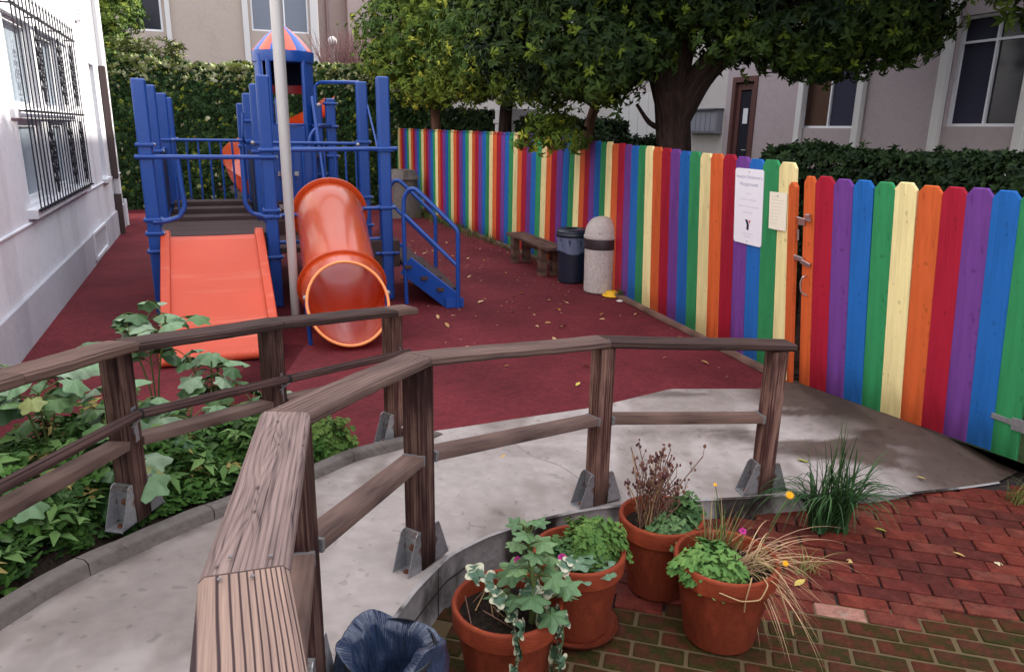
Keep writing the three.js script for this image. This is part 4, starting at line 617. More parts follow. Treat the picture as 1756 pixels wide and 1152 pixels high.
{
  const b = thing('pink_building', 'mauve pink building with tall trimmed windows and a brown door behind the gate', 'building', [5.59, 0, -9.3], -70 * Math.PI / 180);
  const HB = 8.4, HL = 5.7, wn = [[-0.51, 0.50, 2.03, 3.32], [-3.2, -1.98, 2.0, 3.3], [2.2, 3.1, 2.03, 3.32], [-4.98, -4.28, 0.72, 2.86]];
  const wm = pink([0.40, 0.335, 0.34]);
  put('wall', holedWall(-5.15, 9, -0.5, HB, wn, 0.3), wm, b);
  put('pale_wall', merge([box(5.35, HB + 0.5, 0.3, -7.83, HB / 2 - 0.25, 0.15), box(24, HL + 0.5, 0.3, -22.5, HL / 2 - 0.25, 0.15)]), pink([0.50, 0.46, 0.43]), b);
  put('roof', merge([box(19.7, 0.3, 8.6, -0.75, HB + 0.15, 4.0, 0.03), box(24, 0.3, 8.6, -22.6, HL + 0.15, 4.0, 0.03), box(0.3, HB, 8, 8.85, HB / 2, 4.3), box(0.3, HB, 8, -10.35, HB / 2, 4.3), box(43, HL, 0.2, -12.6, HL / 2, 8.2), box(19.4, HB - HL, 0.2, -0.75, (HB + HL) / 2, 8.2)]), M.trim, b);
  put('dark_room', box(13.6, 4, 0.1, 2.0, 2.4, 1.2), mat([0.05, 0.04, 0.04]), b);
  for (const x of [0.56, -0.58, -1.9, -3.12, 2.05, 3.25]) put('trim', box(0.12, HB - 0.02, 0.08, x, HB / 2, -0.042, 0.008), M.trim, b);
  const curtain = mat([0.09, 0.05, 0.035], { roughness: 0.9 });
  const screen = mat([0.035, 0.035, 0.06], { roughness: 0.7 });
  windowIn(b, ...wn[0], 0.1, [screen, screen, M.glassDark, M.glassDark], { t: 0.035, bars: [-0.02], hbars: [3.02] });
  windowIn(b, ...wn[1], 0.1, [curtain, screen], { t: 0.035, bars: [-2.62] }); windowIn(b, ...wn[2], 0.1, M.glassDark, { t: 0.035, bars: [2.7] });
  const brown = mat([0.10, 0.04, 0.035], { roughness: 0.5 });
  const d = put('door', merge([frameG(-4.98, -4.28, 0.72, 2.86, 0.09, 0.1, 0.03), frameG(-4.88, -4.38, 0.74, 2.74, 0.1, 0.05, 0.06)]), brown, b);
  put('door_glass', box(0.30, 1.75, 0.01, -4.63, 1.74, 0.065), M.glassDark, d); put('door_notice', box(0.13, 0.26, 0.004, -4.63, 2.2, 0.055), mat([0.7, 0.72, 0.74]), d); put('handle', merge([rod(V(-4.42, 1.62, 0.02), V(-4.42, 1.62, -0.04), 0.012), rod(V(-4.42, 1.62, -0.04), V(-4.52, 1.62, -0.04), 0.01)]), M.steel, d);
  put('doorstep', box(1.4, 1.2, 0.9, -4.6, 0.12, -0.45, 0.02), M.kerb, b);
  const mb = thing('mailbox_bank', 'grey bank of mailboxes on the pale wall left of the brown door', 'mailboxes', [5.59 - 5.7 * 0.342, 2.1, -9.3 - 5.7 * 0.94], -70 * Math.PI / 180);
  put('casing', box(1.0, 0.42, 0.14, 0, 0, -0.07, 0.01), mat([0.25, 0.25, 0.29], { roughness: 0.5, metalness: 0.3 }), mb); for (let i = 0; i < 6; i++) put('letter_flap', box(0.14, 0.34, 0.012, -0.4 + i * 0.16, 0, -0.146, 0.004), mat([0.3, 0.3, 0.35], { roughness: 0.45, metalness: 0.3 }), mb); put('hood', box(1.04, 0.03, 0.2, 0, 0.225, -0.1, 0.005), mat([0.12, 0.12, 0.14]), mb);
  mirrorZ(mb);
  for (let i = 0; i < 5; i++) put('wall_panel', box(0.4, 2.4, 0.05, -9.35 + i * 0.42, 1.5, -0.03, 0.01), M.trim, b);
  mirrorZ(b);
}
{
  const l = thing('lamp_post', 'slender lamp post with a round white globe behind the ivy wall', 'lamp post', [-5.35, 0, -22.9]);
  put('post', rod(V(0, 0, 0), V(0, 4.12, 0), 0.05, 10, 0.035), M.galv, l); put('collar', new THREE.CylinderGeometry(0.07, 0.05, 0.08, 12).translate(0, 4.14, 0), M.galv, l); put('globe', new THREE.SphereGeometry(0.13, 20, 14).translate(0, 4.28, 0), mat([0.6, 0.58, 0.56], { roughness: 0.3 }), l);
  const s = thing('bare_shrub', 'leafless reddish shrub standing behind the right end of the ivy wall', 'shrub', [-4.75, 0, -22.4]); const r = mulberry(9), tw = [];
  for (let i = 0; i < 170; i++) { const a = r() * 6.28, o = r() * 1.0, p0 = V(Math.cos(a) * 0.1, 2.2, Math.sin(a) * 0.1), p1 = V(Math.cos(a) * o, 3.1 + r() * 0.6, Math.sin(a) * o), p2 = V(Math.cos(a) * o * 1.3 + (r() - .5) * 0.3, 3.6 + r() * 1.0, Math.sin(a) * o * 1.3); tw.push(rod(p0, p1, 0.012, 4, 0.008), rod(p1, p2, 0.008, 4, 0.004)); for (let k = 0; k < 2; k++) tw.push(rod(p1, p2.clone().add(V(r() - .5, r() * 0.3 - .2, r() - .5).multiplyScalar(0.7)), 0.006, 4, 0.003)); }
  const q = put('twigs', merge(tw), mat([0.16, 0.085, 0.085], { roughness: 0.9 }), s); q.userData.kind = 'stuff'; put('stem', limb([V(0, 0, 0), V(0.03, 1.2, 0), V(0, 2.3, 0)], 0.06, 0.05, 7), M.bark, s);
}

// ---------------------------------------------------------------- play structure (local x along UU, local -z along VV)
M.blue = mat([0.008, 0.058, 0.28], { roughness: 0.42, bumpMap: bumpFine, bumpScale: 0.0006, roughnessMap: rough1 });
M.orange = mat(null, { map: tex(256, 256, (u, v) => { const a = fbm(u, v, 4, 4, 3, 2), s = sst(0.55, 0.8, fbm(u, v, 3, 4, 1, 20)); const k = 0.88 + 0.35 * (a - 0.5); return mulc(mixc([0.62, 0.082, 0.034], [0.68, 0.19, 0.12], s * 0.5), k); }), roughness: 0.5, specularIntensity: 0.5 });
M.orangeTube = new THREE.MeshPhysicalMaterial({ color: new THREE.Color(0.74, 0.105, 0.020), roughness: 0.26, clearcoat: 0.3, side: THREE.DoubleSide, transmission: 0.4, thickness: 0 });
M.redPl = mat([0.55, 0.03, 0.03], { roughness: 0.4, side: THREE.DoubleSide });
M.deck = mat([0.06, 0.038, 0.036], { roughness: 0.8, bumpMap: rep(bumpFine, 3), bumpScale: 0.004 });
{
  const P = thing('play_structure', 'blue and orange playground climbing structure with slides and a striped roof turret', 'play structure', [-3.74, 0, -7.378], AN);
  const L = (u, y, v) => V(u, y, -v);
  const postG = {}; const clampG = boxUV(merge([new RoundedBoxGeometry(0.16, 0.035, 0.16, 1, 0.012)])), bolt = new THREE.SphereGeometry(0.017, 8, 6);
  const post = (u, v, h, cl = [], lx = 0, w = 0.128) => {
    const p = put('post', boxUV(new RoundedBoxGeometry(w, h, w, 3, 0.022).translate(0, h / 2, 0)), M.blue, P); p.position.copy(L(u, 0, v)); p.rotation.z = lx;
    for (const y of cl) { const c = put('clamp', clampG, M.blue, p); c.position.set(0, y, 0); c.scale.setScalar(w / 0.118); put('clamp_bolt', bolt.clone().translate(0.085, y, 0.05), M.galv, p); }
    return p;
  };
  post(0.14, 0, 2.31, [0.66, 0.84, 0.975, 1.585, 1.70]); post(0.155, 1.25, 2.31, [0.84, 1.6]); post(0.21, 2.5, 2.27, [0.9, 1.70]); post(0.235, 3.5, 2.25, [1.7]);
  post(1.27, 0, 2.385, [0.55, 0.975, 1.04, 1.585, 1.655]); post(1.27, 1.25, 2.36, [0.84, 1.6, 1.7]); post(1.24, 2.5, 2.3, [0.9, 1.7, 1.95]); post(1.34, 2.55, 2.42, [1.5]);
  post(2.49, 0, 2.42, [0.54, 1.045, 1.66]); post(2.50, 1.25, 2.43, [0.7, 1.05, 1.72]); post(2.32, 2.6, 2.27, [1.5, 1.9, 2.2]); post(2.16, 2.75, 2.2, [1.9]); post(1.2, 3.6, 2.2, [1.6]);
  const tube = (name, pts, r = 0.021, seg) => put(name, pipe(pts, r, seg), M.blue, P);
  const bar = (name, a, b, r = 0.021) => put(name, rod(a, b, r, 10), M.blue, P);
  // long deck with slotted plates
  for (let i = 0; i < 6; i++) put('deck_plate', box(1.1, 0.05, 0.405, 0.71, 0.775, -(0.02 + 0.21 + i * 0.42), 0.01), M.deck, P);
  put('deck_frame', merge([box(1.1, 0.14, 0.04, 0.71, 0.70, 0.0), box(0.04, 0.14, 2.5, 0.18, 0.69, -1.25), box(0.04, 0.14, 2.5, 1.24, 0.69, -1.25)]), M.deck, P);
  for (const [v, h] of [[1.3, 0.83], [1.75, 0.88], [2.15, 0.93]]) { put('step', merge([box(0.92, 0.03, 0.3, 0.71, h, -v - 0.15, 0.008), box(0.92, 0.05, 0.03, 0.71, h - 0.03, -v)]), M.deck, P); }
  // front crossbar and loop handles of the wide slide
  bar('crossbar', L(0.04, 1.585, 0.07 * -1), L(1.34, 1.585, -0.07), 0.024);
  tube('loop_handle', [L(0.42, 1.575, -0.06), L(0.43, 1.3, -0.06), L(0.44, 1.1, -0.06), L(0.38, 1.0, -0.06), L(0.26, 0.962, -0.06), L(0.14, 0.955, -0.07)], 0.024, 40);
  tube('loop_handle', [L(1.02, 1.575, -0.06), L(1.02, 1.3, -0.06), L(1.02, 1.12, -0.06), L(1.08, 1.02, -0.06), L(1.2, 0.985, -0.06), L(1.29, 0.98, -0.07)], 0.024, 40);
  // back guard rail with balusters
  const guard = (x0, x1, v, y0, y1, n) => { bar('guard_rail', L(x0, y1, v), L(x1, y1, v)); bar('guard_rail', L(x0, y0, v), L(x1, y0, v)); for (let i = 0; i < n; i++) { const x = lerp(x0, x1, (i + 0.7) / (n + 0.4)); put('baluster', rod(L(x, y0, v), L(x, y1, v), 0.0135, 8), M.blue, P); } };
  guard(0.22, 1.24, 2.5, 0.88, 1.70, 7); guard(1.3, 2.5, 1.27, 0.72, 1.70, 9); guard(1.28, 2.3, 2.62, 1.25, 1.66, 5);
  bar('crossbar', L(1.2, 1.655, -0.07), L(2.62, 1.68, -0.07), 0.024); bar('crossbar', L(1.25, 0.985, -0.03), L(1.56, 0.99, -0.03)); bar('crossbar', L(2.22, 1.04, -0.03), L(2.6, 1.045, -0.03)); bar('crossbar', L(1.25, 0.69, 0.05), L(2.5, 0.69, 0.05)); bar('crossbar', L(2.35, 0.54, -0.04), L(2.62, 0.535, -0.04));
  // perforated side panel
  const perf = tex(256, 256, (u, v) => { const du = (u * 16) % 1 - 0.5, dv = (v * 16) % 1 - 0.5; const k = Math.hypot(du, dv) < 0.3 ? 0 : 1; return [k, k, k]; }, false);
  const pm = mat([0.02, 0.03, 0.07], { alphaMap: rep(perf, 2.2), alphaTest: 0.5, side: THREE.DoubleSide, roughness: 0.6 });
  put('mesh_panel', (() => { const g = box(0.012, 0.78, 1.05, 0.2, 1.2, -1.9); return g; })(), pm, P); put('mesh_panel', box(0.012, 0.78, 1.05, 1.2, 1.2, -1.9), pm, P); put('panel_frame', merge([rod(L(0.2, 0.84, 1.38), L(0.2, 0.84, 2.42), 0.016), rod(L(0.2, 1.6, 1.38), L(0.2, 1.6, 2.42), 0.016), rod(L(0.34, 0.85, 1.3), L(0.32, 1.5, 1.3), 0.012)]), M.blue, P);
  // wide orange slide
  {
    const pr = [[0.10, 0.795], [0.0, 0.79], [-0.08, 0.76], [-0.45, 0.60], [-0.9, 0.40], [-1.3, 0.225], [-1.55, 0.13], [-1.72, 0.092], [-1.88, 0.085], [-1.93, 0.06]];
    const cv = new THREE.CatmullRomCurve3(pr.map(p => V(0, p[1], -p[0])), false, 'catmullrom', 0.3);
    const sec = [[0, -0.06], [0, 0.045], [0.012, 0.055], [0.075, 0.055], [0.09, 0.045], [0.094, 0.0], [0.5, -0.004], [0.906, 0.0], [0.91, 0.045], [0.925, 0.055], [0.988, 0.055], [1, 0.045], [1, -0.06]];
    const sl = put('wide_slide', gridGeo(12, 50, (a, t) => { const p = cv.getPoint(t), k = sec[Math.round(a * 12)], x0 = lerp(0.185, 0.20, t), w = lerp(1.0, 0.955, t); return V(x0 + w * k[0], p.y + k[1] * (1 - 0.5 * sst(0.92, 1, t)), p.z); }, (a, t) => [a, t * 2]), M.orange, P); M.orange.side = THREE.DoubleSide;
    const e = cv.getPoint(1); put('slide_lip', rod(V(0.2, e.y - 0.012, e.z), V(1.155, e.y - 0.012, e.z), 0.04, 12), M.orange, P);
    put('slide_underside', box(0.92, 0.02, 1.6, 0.68, 0, 0).applyMatrix4(new THREE.Matrix4().makeRotationX(Math.atan2(0.58, 1.45)).setPosition(0, 0.34, 0.85)), M.orange, P);
    put('slide_foot', merge([rod(L(0.24, 0, -1.78), L(0.24, 0.1, -1.78), 0.03), rod(L(1.1, 0, -1.78), L(1.1, 0.1, -1.78), 0.03)]), M.blue, P);
  }
  // tube slide
  {
    const r0 = 0.355, ax = [[0.12, 1.0, 1.885], [-0.1, 0.94, 1.875], [-0.6, 0.685, 1.84], [-1.18, 0.425, 1.795]];
    const c = new THREE.CatmullRomCurve3(ax.map(p => L(p[2], p[1], p[0])), false, 'catmullrom', 0.3);
    const ring = (t, phi, rad) => { const p = c.getPoint(t), q = c.getTangent(t), up = V(0, 1, 0).addScaledVector(q, -q.y).normalize(), sd = V().crossVectors(up, q).normalize(); return p.addScaledVector(up, Math.cos(phi) * rad).addScaledVector(sd, Math.sin(phi) * rad); };
    const TT = t => t * Math.PI * 2;
    const sh = put('tube_slide', gridGeo(40, 24, (a, t) => ring(t, TT(a), r0), (a, t) => [a * 2, t * 2]), M.orangeTube, P);
    const flange = (t, R2, w) => { const pts = []; return gridGeo(48, 5, (a, b) => { const k = [[r0, -w], [R2, -w], [R2 + 0.008, 0], [R2, w], [r0, w], [r0, -w]][Math.round(b * 5)]; const p = ring(Math.min(1, Math.max(0, t)), TT(a), k[0]); return p.addScaledVector(c.getTangent(t), k[1]); }); };
    put('tube_collar', flange(0.15, 0.40, 0.012), M.orangeTube, sh); const fl = put('tube_flange', flange(1, 0.415, 0.018), M.orangeTube, sh);
    const bolts = []; for (let i = 0; i < 16; i++) { const p = ring(1, i / 16 * 6.283, 0.396).addScaledVector(c.getTangent(1), -0.022); bolts.push(new THREE.SphereGeometry(0.011, 6, 5).translate(p.x, p.y, p.z)); } bolts.forEach(b => put('flange_bolt', b, M.black, sh));
    const rimC = L(1.755, 0.385, -1.73), rimUp = L(0, 0.345, 0.20).sub(L(0, 0, 0)); rimUp.set(0, 0.345, -0.20);
    const rimP = (phi, k) => rimC.clone().addScaledVector(rimUp, Math.cos(phi) * k).add(V(Math.sin(phi) * 0.365 * k, 0, 0));
    const exit = (a, t, off) => { const ph = TT(a), p = ring(1, ph, r0 + 0.035 - off), q = rimP(ph * 1, 1 - off / 0.36); const w = t; const e = p.clone().lerp(q, w); const m = c.getTangent(1).multiplyScalar(0.12 * Math.sin(Math.PI * w) * 0.6 * (1 + Math.cos(ph)) * 0.4); return e.add(m); };
    const flip = ring(1, Math.PI / 2, 1).x > ring(1, 0, 1).x;
    const sgn = flip ? 1 : -1; const ex = (a, t, o) => exit(sgn > 0 ? a : a, t, o);
    const rimPhi = flip ? rimP : (ph, k) => rimP(-ph, k);
    const exit2 = (a, t, off) => { const ph = TT(a), p = ring(1, ph, r0 + 0.035 - off), q = rimPhi(ph, 1 - off / 0.36); const e = p.lerp(q, t); return e.addScaledVector(V(0, -0.05, 0.05), Math.sin(Math.PI * t) * (0.5 - 0.5 * Math.cos(ph)) * 0.8); };
    const mo = put('tube_exit', gridGeo(56, 12, (a, t) => exit2(a, t, 0)), M.orangeTube, sh);
    const rim = []; for (let i = 0; i < 48; i++) rim.push(rimPhi(i / 48 * 6.283, 0.985)); put('exit_rim', pipe(rim, 0.014, 120, true, 8), mat([0.9, 0.30, 0.09], { roughness: 0.35 }), sh);
    put('exit_leg', rod(L(1.42, 0, -1.62), L(1.40, 0.42, -1.66), 0.021), M.blue, P); put('exit_leg', rod(L(2.12, 0, -1.62), L(2.12, 0.42, -1.66), 0.021), M.blue, P); put('leg_cap', new THREE.SphereGeometry(0.028, 10, 8).translate(1.395, 0.44, 1.665), M.galv, P); put('leg_cap', new THREE.SphereGeometry(0.028, 10, 8).translate(2.125, 0.44, 1.665), M.galv, P);
  }
  // right hand deck, panels behind the tube
  put('deck_plate', box(1.12, 0.06, 1.2, 1.88, 0.60, -0.64, 0.01), M.deck, P); put('deck_plate', box(0.5, 0.3, 0.3, 2.38, 0.53, -0.1, 0.01), M.deck, P); put('deck_plate', box(1.0, 0.06, 1.2, 1.85, 0.98, -1.9, 0.01), M.deck, P); put('deck_step', merge([box(1.0, 0.03, 0.3, 1.85, 0.78, -1.2), box(1.0, 0.18, 0.03, 1.85, 0.69, -1.06), box(1.0, 0.18, 0.03, 1.85, 0.87, -1.36)]), M.deck, P);
  put('climbing_panel', box(0.62, 0.75, 0.03, 1.63, 1.28, -1.35, 0.01), M.blue, P); put('climbing_panel', box(0.5, 0.34, 0.03, 1.72, 1.73, -2.6, 0.01), M.blue, P); put('shelf', merge([box(0.48, 0.03, 0.22, 1.72, 1.57, -2.5, 0.005), box(0.1, 0.05, 0.04, 1.52, 1.34, -1.3), box(0.1, 0.05, 0.04, 1.66, 1.34, -1.3), box(0.14, 0.05, 0.05, 1.5, 0.98, -0.9)]), M.galv, P);
  put('red_panel', box(0.16, 0.7, 0.03, 1.45, 0.95, -1.5, 0.01), M.redPl, P); put('red_pole', rod(L(1.36, 0.85, 0.6), L(1.34, 1.2, 0.6), 0.016), M.redPl, P);
  bar('fire_pole', L(2.02, 0.6, 0.9), L(1.96, 2.25, 1.6), 0.022); bar('pull_bar', L(1.4, 1.6, 1.6), L(1.38, 2.75, 2.0), 0.022);
  tube('arch_bar', [L(2.13, 2.2, 2.6), L(2.13, 2.42, 2.6), L(2.2, 2.47, 2.55), L(2.42, 2.45, 1.9), L(2.5, 2.42, 1.3)], 0.024, 30); tube('arch_bar', [L(1.9, 1.2, 1.7), L(1.92, 1.75, 1.75), L(2.05, 1.9, 1.9), L(2.3, 1.92, 2.5)], 0.02, 30); tube('chain_ladder', [L(2.56, 2.2, 1.25), L(2.58, 1.6, 0.7), L(2.56, 1.1, 0.3)], 0.012, 20);
  tube('loop_handle', [L(1.16, 2.05, 2.2), L(1.14, 1.75, 2.2), L(1.16, 1.68, 2.3), L(1.24, 1.69, 2.45)], 0.018, 20);
  for (const [u, y, v] of [[1.2, 1.7, 1.15], [1.32, 1.68, 1.15], [2.42, 1.69, 1.15], [2.02, 2.15, 1.5]]) put('clamp_bolt', bolt.clone().scale(1.5, 1.5, 1.5).translate(u, y, -v), M.galv, P);
  // turret with striped roof
  {
    const cu = 1.77, cv = 2.95, r = 0.385, put8 = [];
    for (let i = 0; i < 14; i++) {
      const a0 = i / 14 * 6.283 + 0.3, a1 = (i + 1) / 14 * 6.283 + 0.3; const prof = [[1.03, 0], [0.97, 0.045], [0.62, 0.19], [0.3, 0.29], [0.03, 0.37]];
      put('roof_segment', gridGeo(6, 4, (a, b) => { const k = prof[Math.round(b * 4)], t = lerp(a0, a1, a), rr2 = r * k[0] * (1 + 0.03 * Math.sin(Math.PI * a) * (1 - b)); return V(cu + Math.cos(t) * rr2, 2.86 + k[1], -cv + Math.sin(t) * rr2); }), i % 2 ? (M.roofB ??= mat([0.02, 0.10, 0.42], { roughness: 0.22, side: THREE.DoubleSide })) : (M.roofO ??= mat([0.78, 0.115, 0.06], { roughness: 0.22, side: THREE.DoubleSide })), P);
    }
    put('roof_finial', new THREE.SphereGeometry(0.025, 10, 8).translate(cu, 3.24, -cv), M.roofO, P);
    put('roof_band', lathe([[r * 1.02, 2.72], [r * 1.06, 2.73], [r * 1.06, 2.865], [r * 1.0, 2.87]], 32).translate(cu, 0, -cv), M.blue, P);
    M.blue2 = mat([0.008, 0.058, 0.28], { roughness: 0.42, side: THREE.DoubleSide });
    const shell = (a0, a1, y0, y1, m) => put('turret_panel', gridGeo(14, 1, (a, b) => { const t = lerp(a0, a1, a); return V(cu + Math.cos(t) * r, lerp(y0, y1, b), -cv + Math.sin(t) * r); }), m, P);
    shell(-0.55, 0.95, 1.5, 2.75, M.blue2); shell(Math.PI - 0.7, Math.PI + 0.75, 2.2, 2.75, M.blue2); shell(-2.4, -0.6, 2.45, 2.75, mat([0.01, 0.012, 0.03], { side: THREE.DoubleSide })); shell(-2.3, -0.7, 2.34, 2.46, M.redPl);
    for (const a of [0.95, 2.2, 3.9, -0.6]) put('turret_post', rod(L(cu + Math.cos(a) * r, 1.0, cv - Math.sin(a) * r), L(cu + Math.cos(a) * r, 2.75, cv - Math.sin(a) * r), 0.035, 8), M.blue, P);
    put('turret_rail', lathe([[r, 1.9], [r + 0.02, 1.91], [r, 1.93]], 24).translate(cu, 0, -cv), M.blue, P);
    // spiral slide winding round behind
    const sp = gridGeo(10, 60, (a, t) => { const th = lerp(0.15, 1.25 * Math.PI + 0.9, t), rad = lerp(lerp(0.54, 0.34, Math.min(1, t * 2)), lerp(0.70, 0.74, t), a), up = [0.30, 0.12, 0.04, 0, 0, 0, 0, 0.03, 0.12, 0.26, 0.34][Math.round(a * 10)]; const y = lerp(1.98, 0.42, t) + up * lerp(0.7, 1, t); return V(cu + lerp(0.17, -0.17, Math.min(1, t * 2)) + Math.cos(th) * rad, y + 0.15, -4.05 - Math.sin(th) * rad); }, (a, t) => [a, t * 4]);
    put('spiral_slide', sp, M.orangeTube, P); put('spiral_post', rod(L(cu, 0, 4.05), L(cu, 2.3, 4.05), 0.06, 12), M.blue, P);
    put('turret_deck', box(0.9, 0.05, 0.9, cu, 1.5, -cv, 0.01), M.deck, P);
  }
  // stairs on the right
  {
    const F0 = [2.62, -0.30], F1 = [3.12, -0.66], R0 = [2.76, 1.02], R1 = [3.26, 0.70], s = [[F0, F1], [R0, R1]];
    s.forEach(([a, b], i) => {
      const p = (t, y) => L(lerp(a[0], b[0], t), y, lerp(a[1], b[1], t));
      put('handrail', pipe([p(0.02, 0), p(0.0, 0.6), p(0.0, 1.05), p(0.02, 1.18), p(0.1, 1.26), p(0.22, 1.27), p(0.35, 1.21), p(0.7, 1.02), p(0.95, 0.88), p(1.0, 0.82), p(1, 0.4), p(1, 0)], 0.024, 90), M.blue, P);
      put('mid_rail', rod(p(0, 1.0), p(1, 0.46), 0.021), M.blue, P);
      put('stringer', barBetween(p(0.02, 0.44), p(0.93, 0.06), 0.035, 0.22), M.blue, P); put('foot', box(0.2, 0.1, 0.05, ...(q => [q.x, 0.055, q.z])(p(0.93, 0))), M.blue, P);
    });
    for (let k = 0; k < 3; k++) { const t = 0.2 + k * 0.3, y = lerp(0.5, 0.12, t); put('stair_tread', barBetween(L(lerp(F0[0], F1[0], t), y, lerp(F0[1], F1[1], t)), L(lerp(R0[0], R1[0], t), y, lerp(R0[1], R1[1], t)), 0.22, 0.04), M.deck, P); }
  }
}

// ---------------------------------------------------------------- pole, bins, bench, odds and ends in the yard
{
  const p = thing('metal_pole', 'tall grey metal pole standing in front of the orange tube slide', 'pole', [-2.133, 0, -7.064]);
  put('shaft', lathe([[0.001, 0], [0.042, 0], [0.043, 1.1], [0.047, 1.11], [0.053, 2.4], [0.062, 4.4], [0.062, 6.4], [0.001, 6.41]], 20), mat([0.46, 0.45, 0.44], { roughness: 0.5, metalness: 0.25, roughnessMap: rough1 }), p); put('base_collar', lathe([[0.001, 0], [0.1, 0], [0.1, 0.02], [0.06, 0.06]], 20), M.galv, p);
  put('halyard', rod(V(0.12, 3.05, 0.0), V(0.11, 6.3, 0.02), 0.005, 6), M.frameWhite, p);
}
{
  const speck = mat(null, { map: rep(tex(256, 256, (u, v) => { const a = fbm(u, v, 64, 2, 1), b = fbm(u, v, 4, 4, 3); return mulc(mixc([0.40, 0.345, 0.32], [0.50, 0.44, 0.41], sst(0.3, 0.6, a)), 0.85 + 0.3 * b); }), 2), bumpMap: bumpFine, bumpScale: 0.003, roughness: 0.8 });
  const b = thing('domed_litter_bin', 'pale stone litter bin with a domed lid against the rainbow fence', 'bin', [1.06, 0, -8.93]);
  put('body', lathe([[0.001, 0], [0.18, 0], [0.188, 0.02], [0.198, 0.58], [0.19, 0.6], [0.19, 0.66]], 36), speck, b);
  put('bag_band', lathe([[0.2, 0.535], [0.208, 0.55], [0.204, 0.6], [0.209, 0.65], [0.2, 0.665]], 36), mat([0.035, 0.025, 0.028], { roughness: 0.35 }), b);
  put('lid', lathe([[0.2, 0.655], [0.214, 0.66], [0.214, 0.69], [0.203, 0.70], [0.2, 0.745], [0.185, 0.80], [0.15, 0.86], [0.1, 0.90], [0.04, 0.918], [0.001, 0.92]], 36), speck, b);
  put('lid_knob', new THREE.SphereGeometry(0.009, 8, 6).translate(-0.05, 0.735, 0.2), M.galv, b);
  const d = thing('dark_bin', 'dark blue ribbed bin lined with a clear plastic bag beside the domed bin', 'bin', [0.76, 0, -9.52]);
  const nav = mat([0.012, 0.016, 0.032], { roughness: 0.4 });
  put('body', lathe([[0.001, 0], [0.17, 0], [0.178, 0.02], [0.172, 0.03], [0.195, 0.55], [0.2, 0.56]], 36), nav, d);
  put('lid', lathe([[0.2, 0.59], [0.216, 0.6], [0.216, 0.63], [0.205, 0.635], [0.205, 0.65], [0.21, 0.66], [0.19, 0.69], [0.12, 0.69], [0.11, 0.66], [0.001, 0.655]], 36), nav, d);
  put('bag', gridGeo(48, 6, (a, t) => { const th = a * 6.283, r = 0.2 + 0.008 * Math.sin(th * 9 + t * 3) + 0.004 * Math.sin(th * 23); return V(Math.cos(th) * r, lerp(0.6, 0.40 + 0.02 * Math.sin(th * 3), t), Math.sin(th) * r); }), new THREE.MeshPhysicalMaterial({ color: new THREE.Color(0.12, 0.14, 0.22), roughness: 0.25, side: THREE.DoubleSide }), d);
  const w = thing('wooden_bench', 'short weathered plank bench along the rainbow fence', 'bench', [0.30, 0, -10.38], -Math.atan2(1.47, 0.55));
  M.bench = woodM(wt.a, [0.9, 0.78, 0.72]);
  for (const z of [-0.075, 0.075]) put('seat_plank', box(1.58, 0.045, 0.142, 0, 0.40, z, 0.006), M.bench, w); for (const x of [-0.55, 0.5]) for (const z of [-0.09, 0.09]) put('leg', box(0.12, 0.375, 0.1, x, 0.1875, z, 0.006), M.bench, w); put('stretcher', box(0.95, 0.09, 0.04, 0, 0.33, 0, 0.004), M.bench, w);
  const y = thing('yellow_dish', 'yellow upturned dish on the rubber ground beside the domed bin', 'dish', [1.19, 0, -8.68]);
  const ym = mat([0.85, 0.50, 0.02], { roughness: 0.4 }); put('rim', lathe([[0.07, 0.012], [0.115, 0.004], [0.12, 0.01], [0.115, 0.016], [0.08, 0.022]], 28), ym, y); put('bowl', lathe([[0.08, 0.01], [0.078, 0.05], [0.07, 0.058], [0.001, 0.06]], 28), ym, y);
  const s = thing('flat_stone', 'small white flat stone on the rubber ground near the yellow dish', 'stone', [1.24, 0, -8.36]); const sg = new THREE.SphereGeometry(0.04, 10, 8); sg.scale(1, 0.4, 0.75); sg.translate(0, 0.012, 0); put('stone', sg, mat([0.6, 0.55, 0.48]), s);
  const c = thing('concrete_pedestal', 'tapered concrete pedestal with a cap at the far end by the fence', 'pedestal', [-2.45, 0, -16.55], AN);
  const tp = new THREE.CylinderGeometry(0.36, 0.46, 0.82, 4, 1).rotateY(Math.PI / 4); tp.translate(0, 0.41, 0); put('plinth', boxUV(tp), M.kerb, c); const cp = new THREE.CylinderGeometry(0.30, 0.42, 0.2, 4, 1).rotateY(Math.PI / 4); cp.translate(0, 0.92, 0); put('cap', boxUV(cp), M.kerb, c); put('red_stripe', box(0.04, 0.5, 0.02, -0.33, 0.6, 0.26), M.redPl, c);
  // litter of leaves on the rubber
  const lg = leafG(0.075, 0.035, 0.3, -0.15, 3), ll = []; const r = mulberry(515);
  for (let i = 0; i < 330; i++) { const t = r(), x = lerp(-1.4, 2.0, r()), z = lerp(-5.6, -13, Math.pow(r(), 0.8)), fx = 2.2 - (-5.6 - z) * 0.31; const xx = Math.min(fx - 0.12 - Math.pow(r(), 0.8) * 2.6, fx - 0.1); ll.push([V(xx, 0.006, z), _e.clone().set(rr(-.3, .3), r() * 6, rr(-.2, .3)), (r() < 0.75 ? 0.28 : 0.9) * (0.6 + r() * 0.7), mixc([0.30, 0.14, 0.03], [0.6, 0.42, 0.22], r())]); }
  scatter('fallen_leaves', lg, M.leafSoft, ll); const o = scene.children[scene.children.length - 1]; tag(o, 'scattered yellow leaves and specks lying over the dark red rubber surface', 'fallen leaves');
}

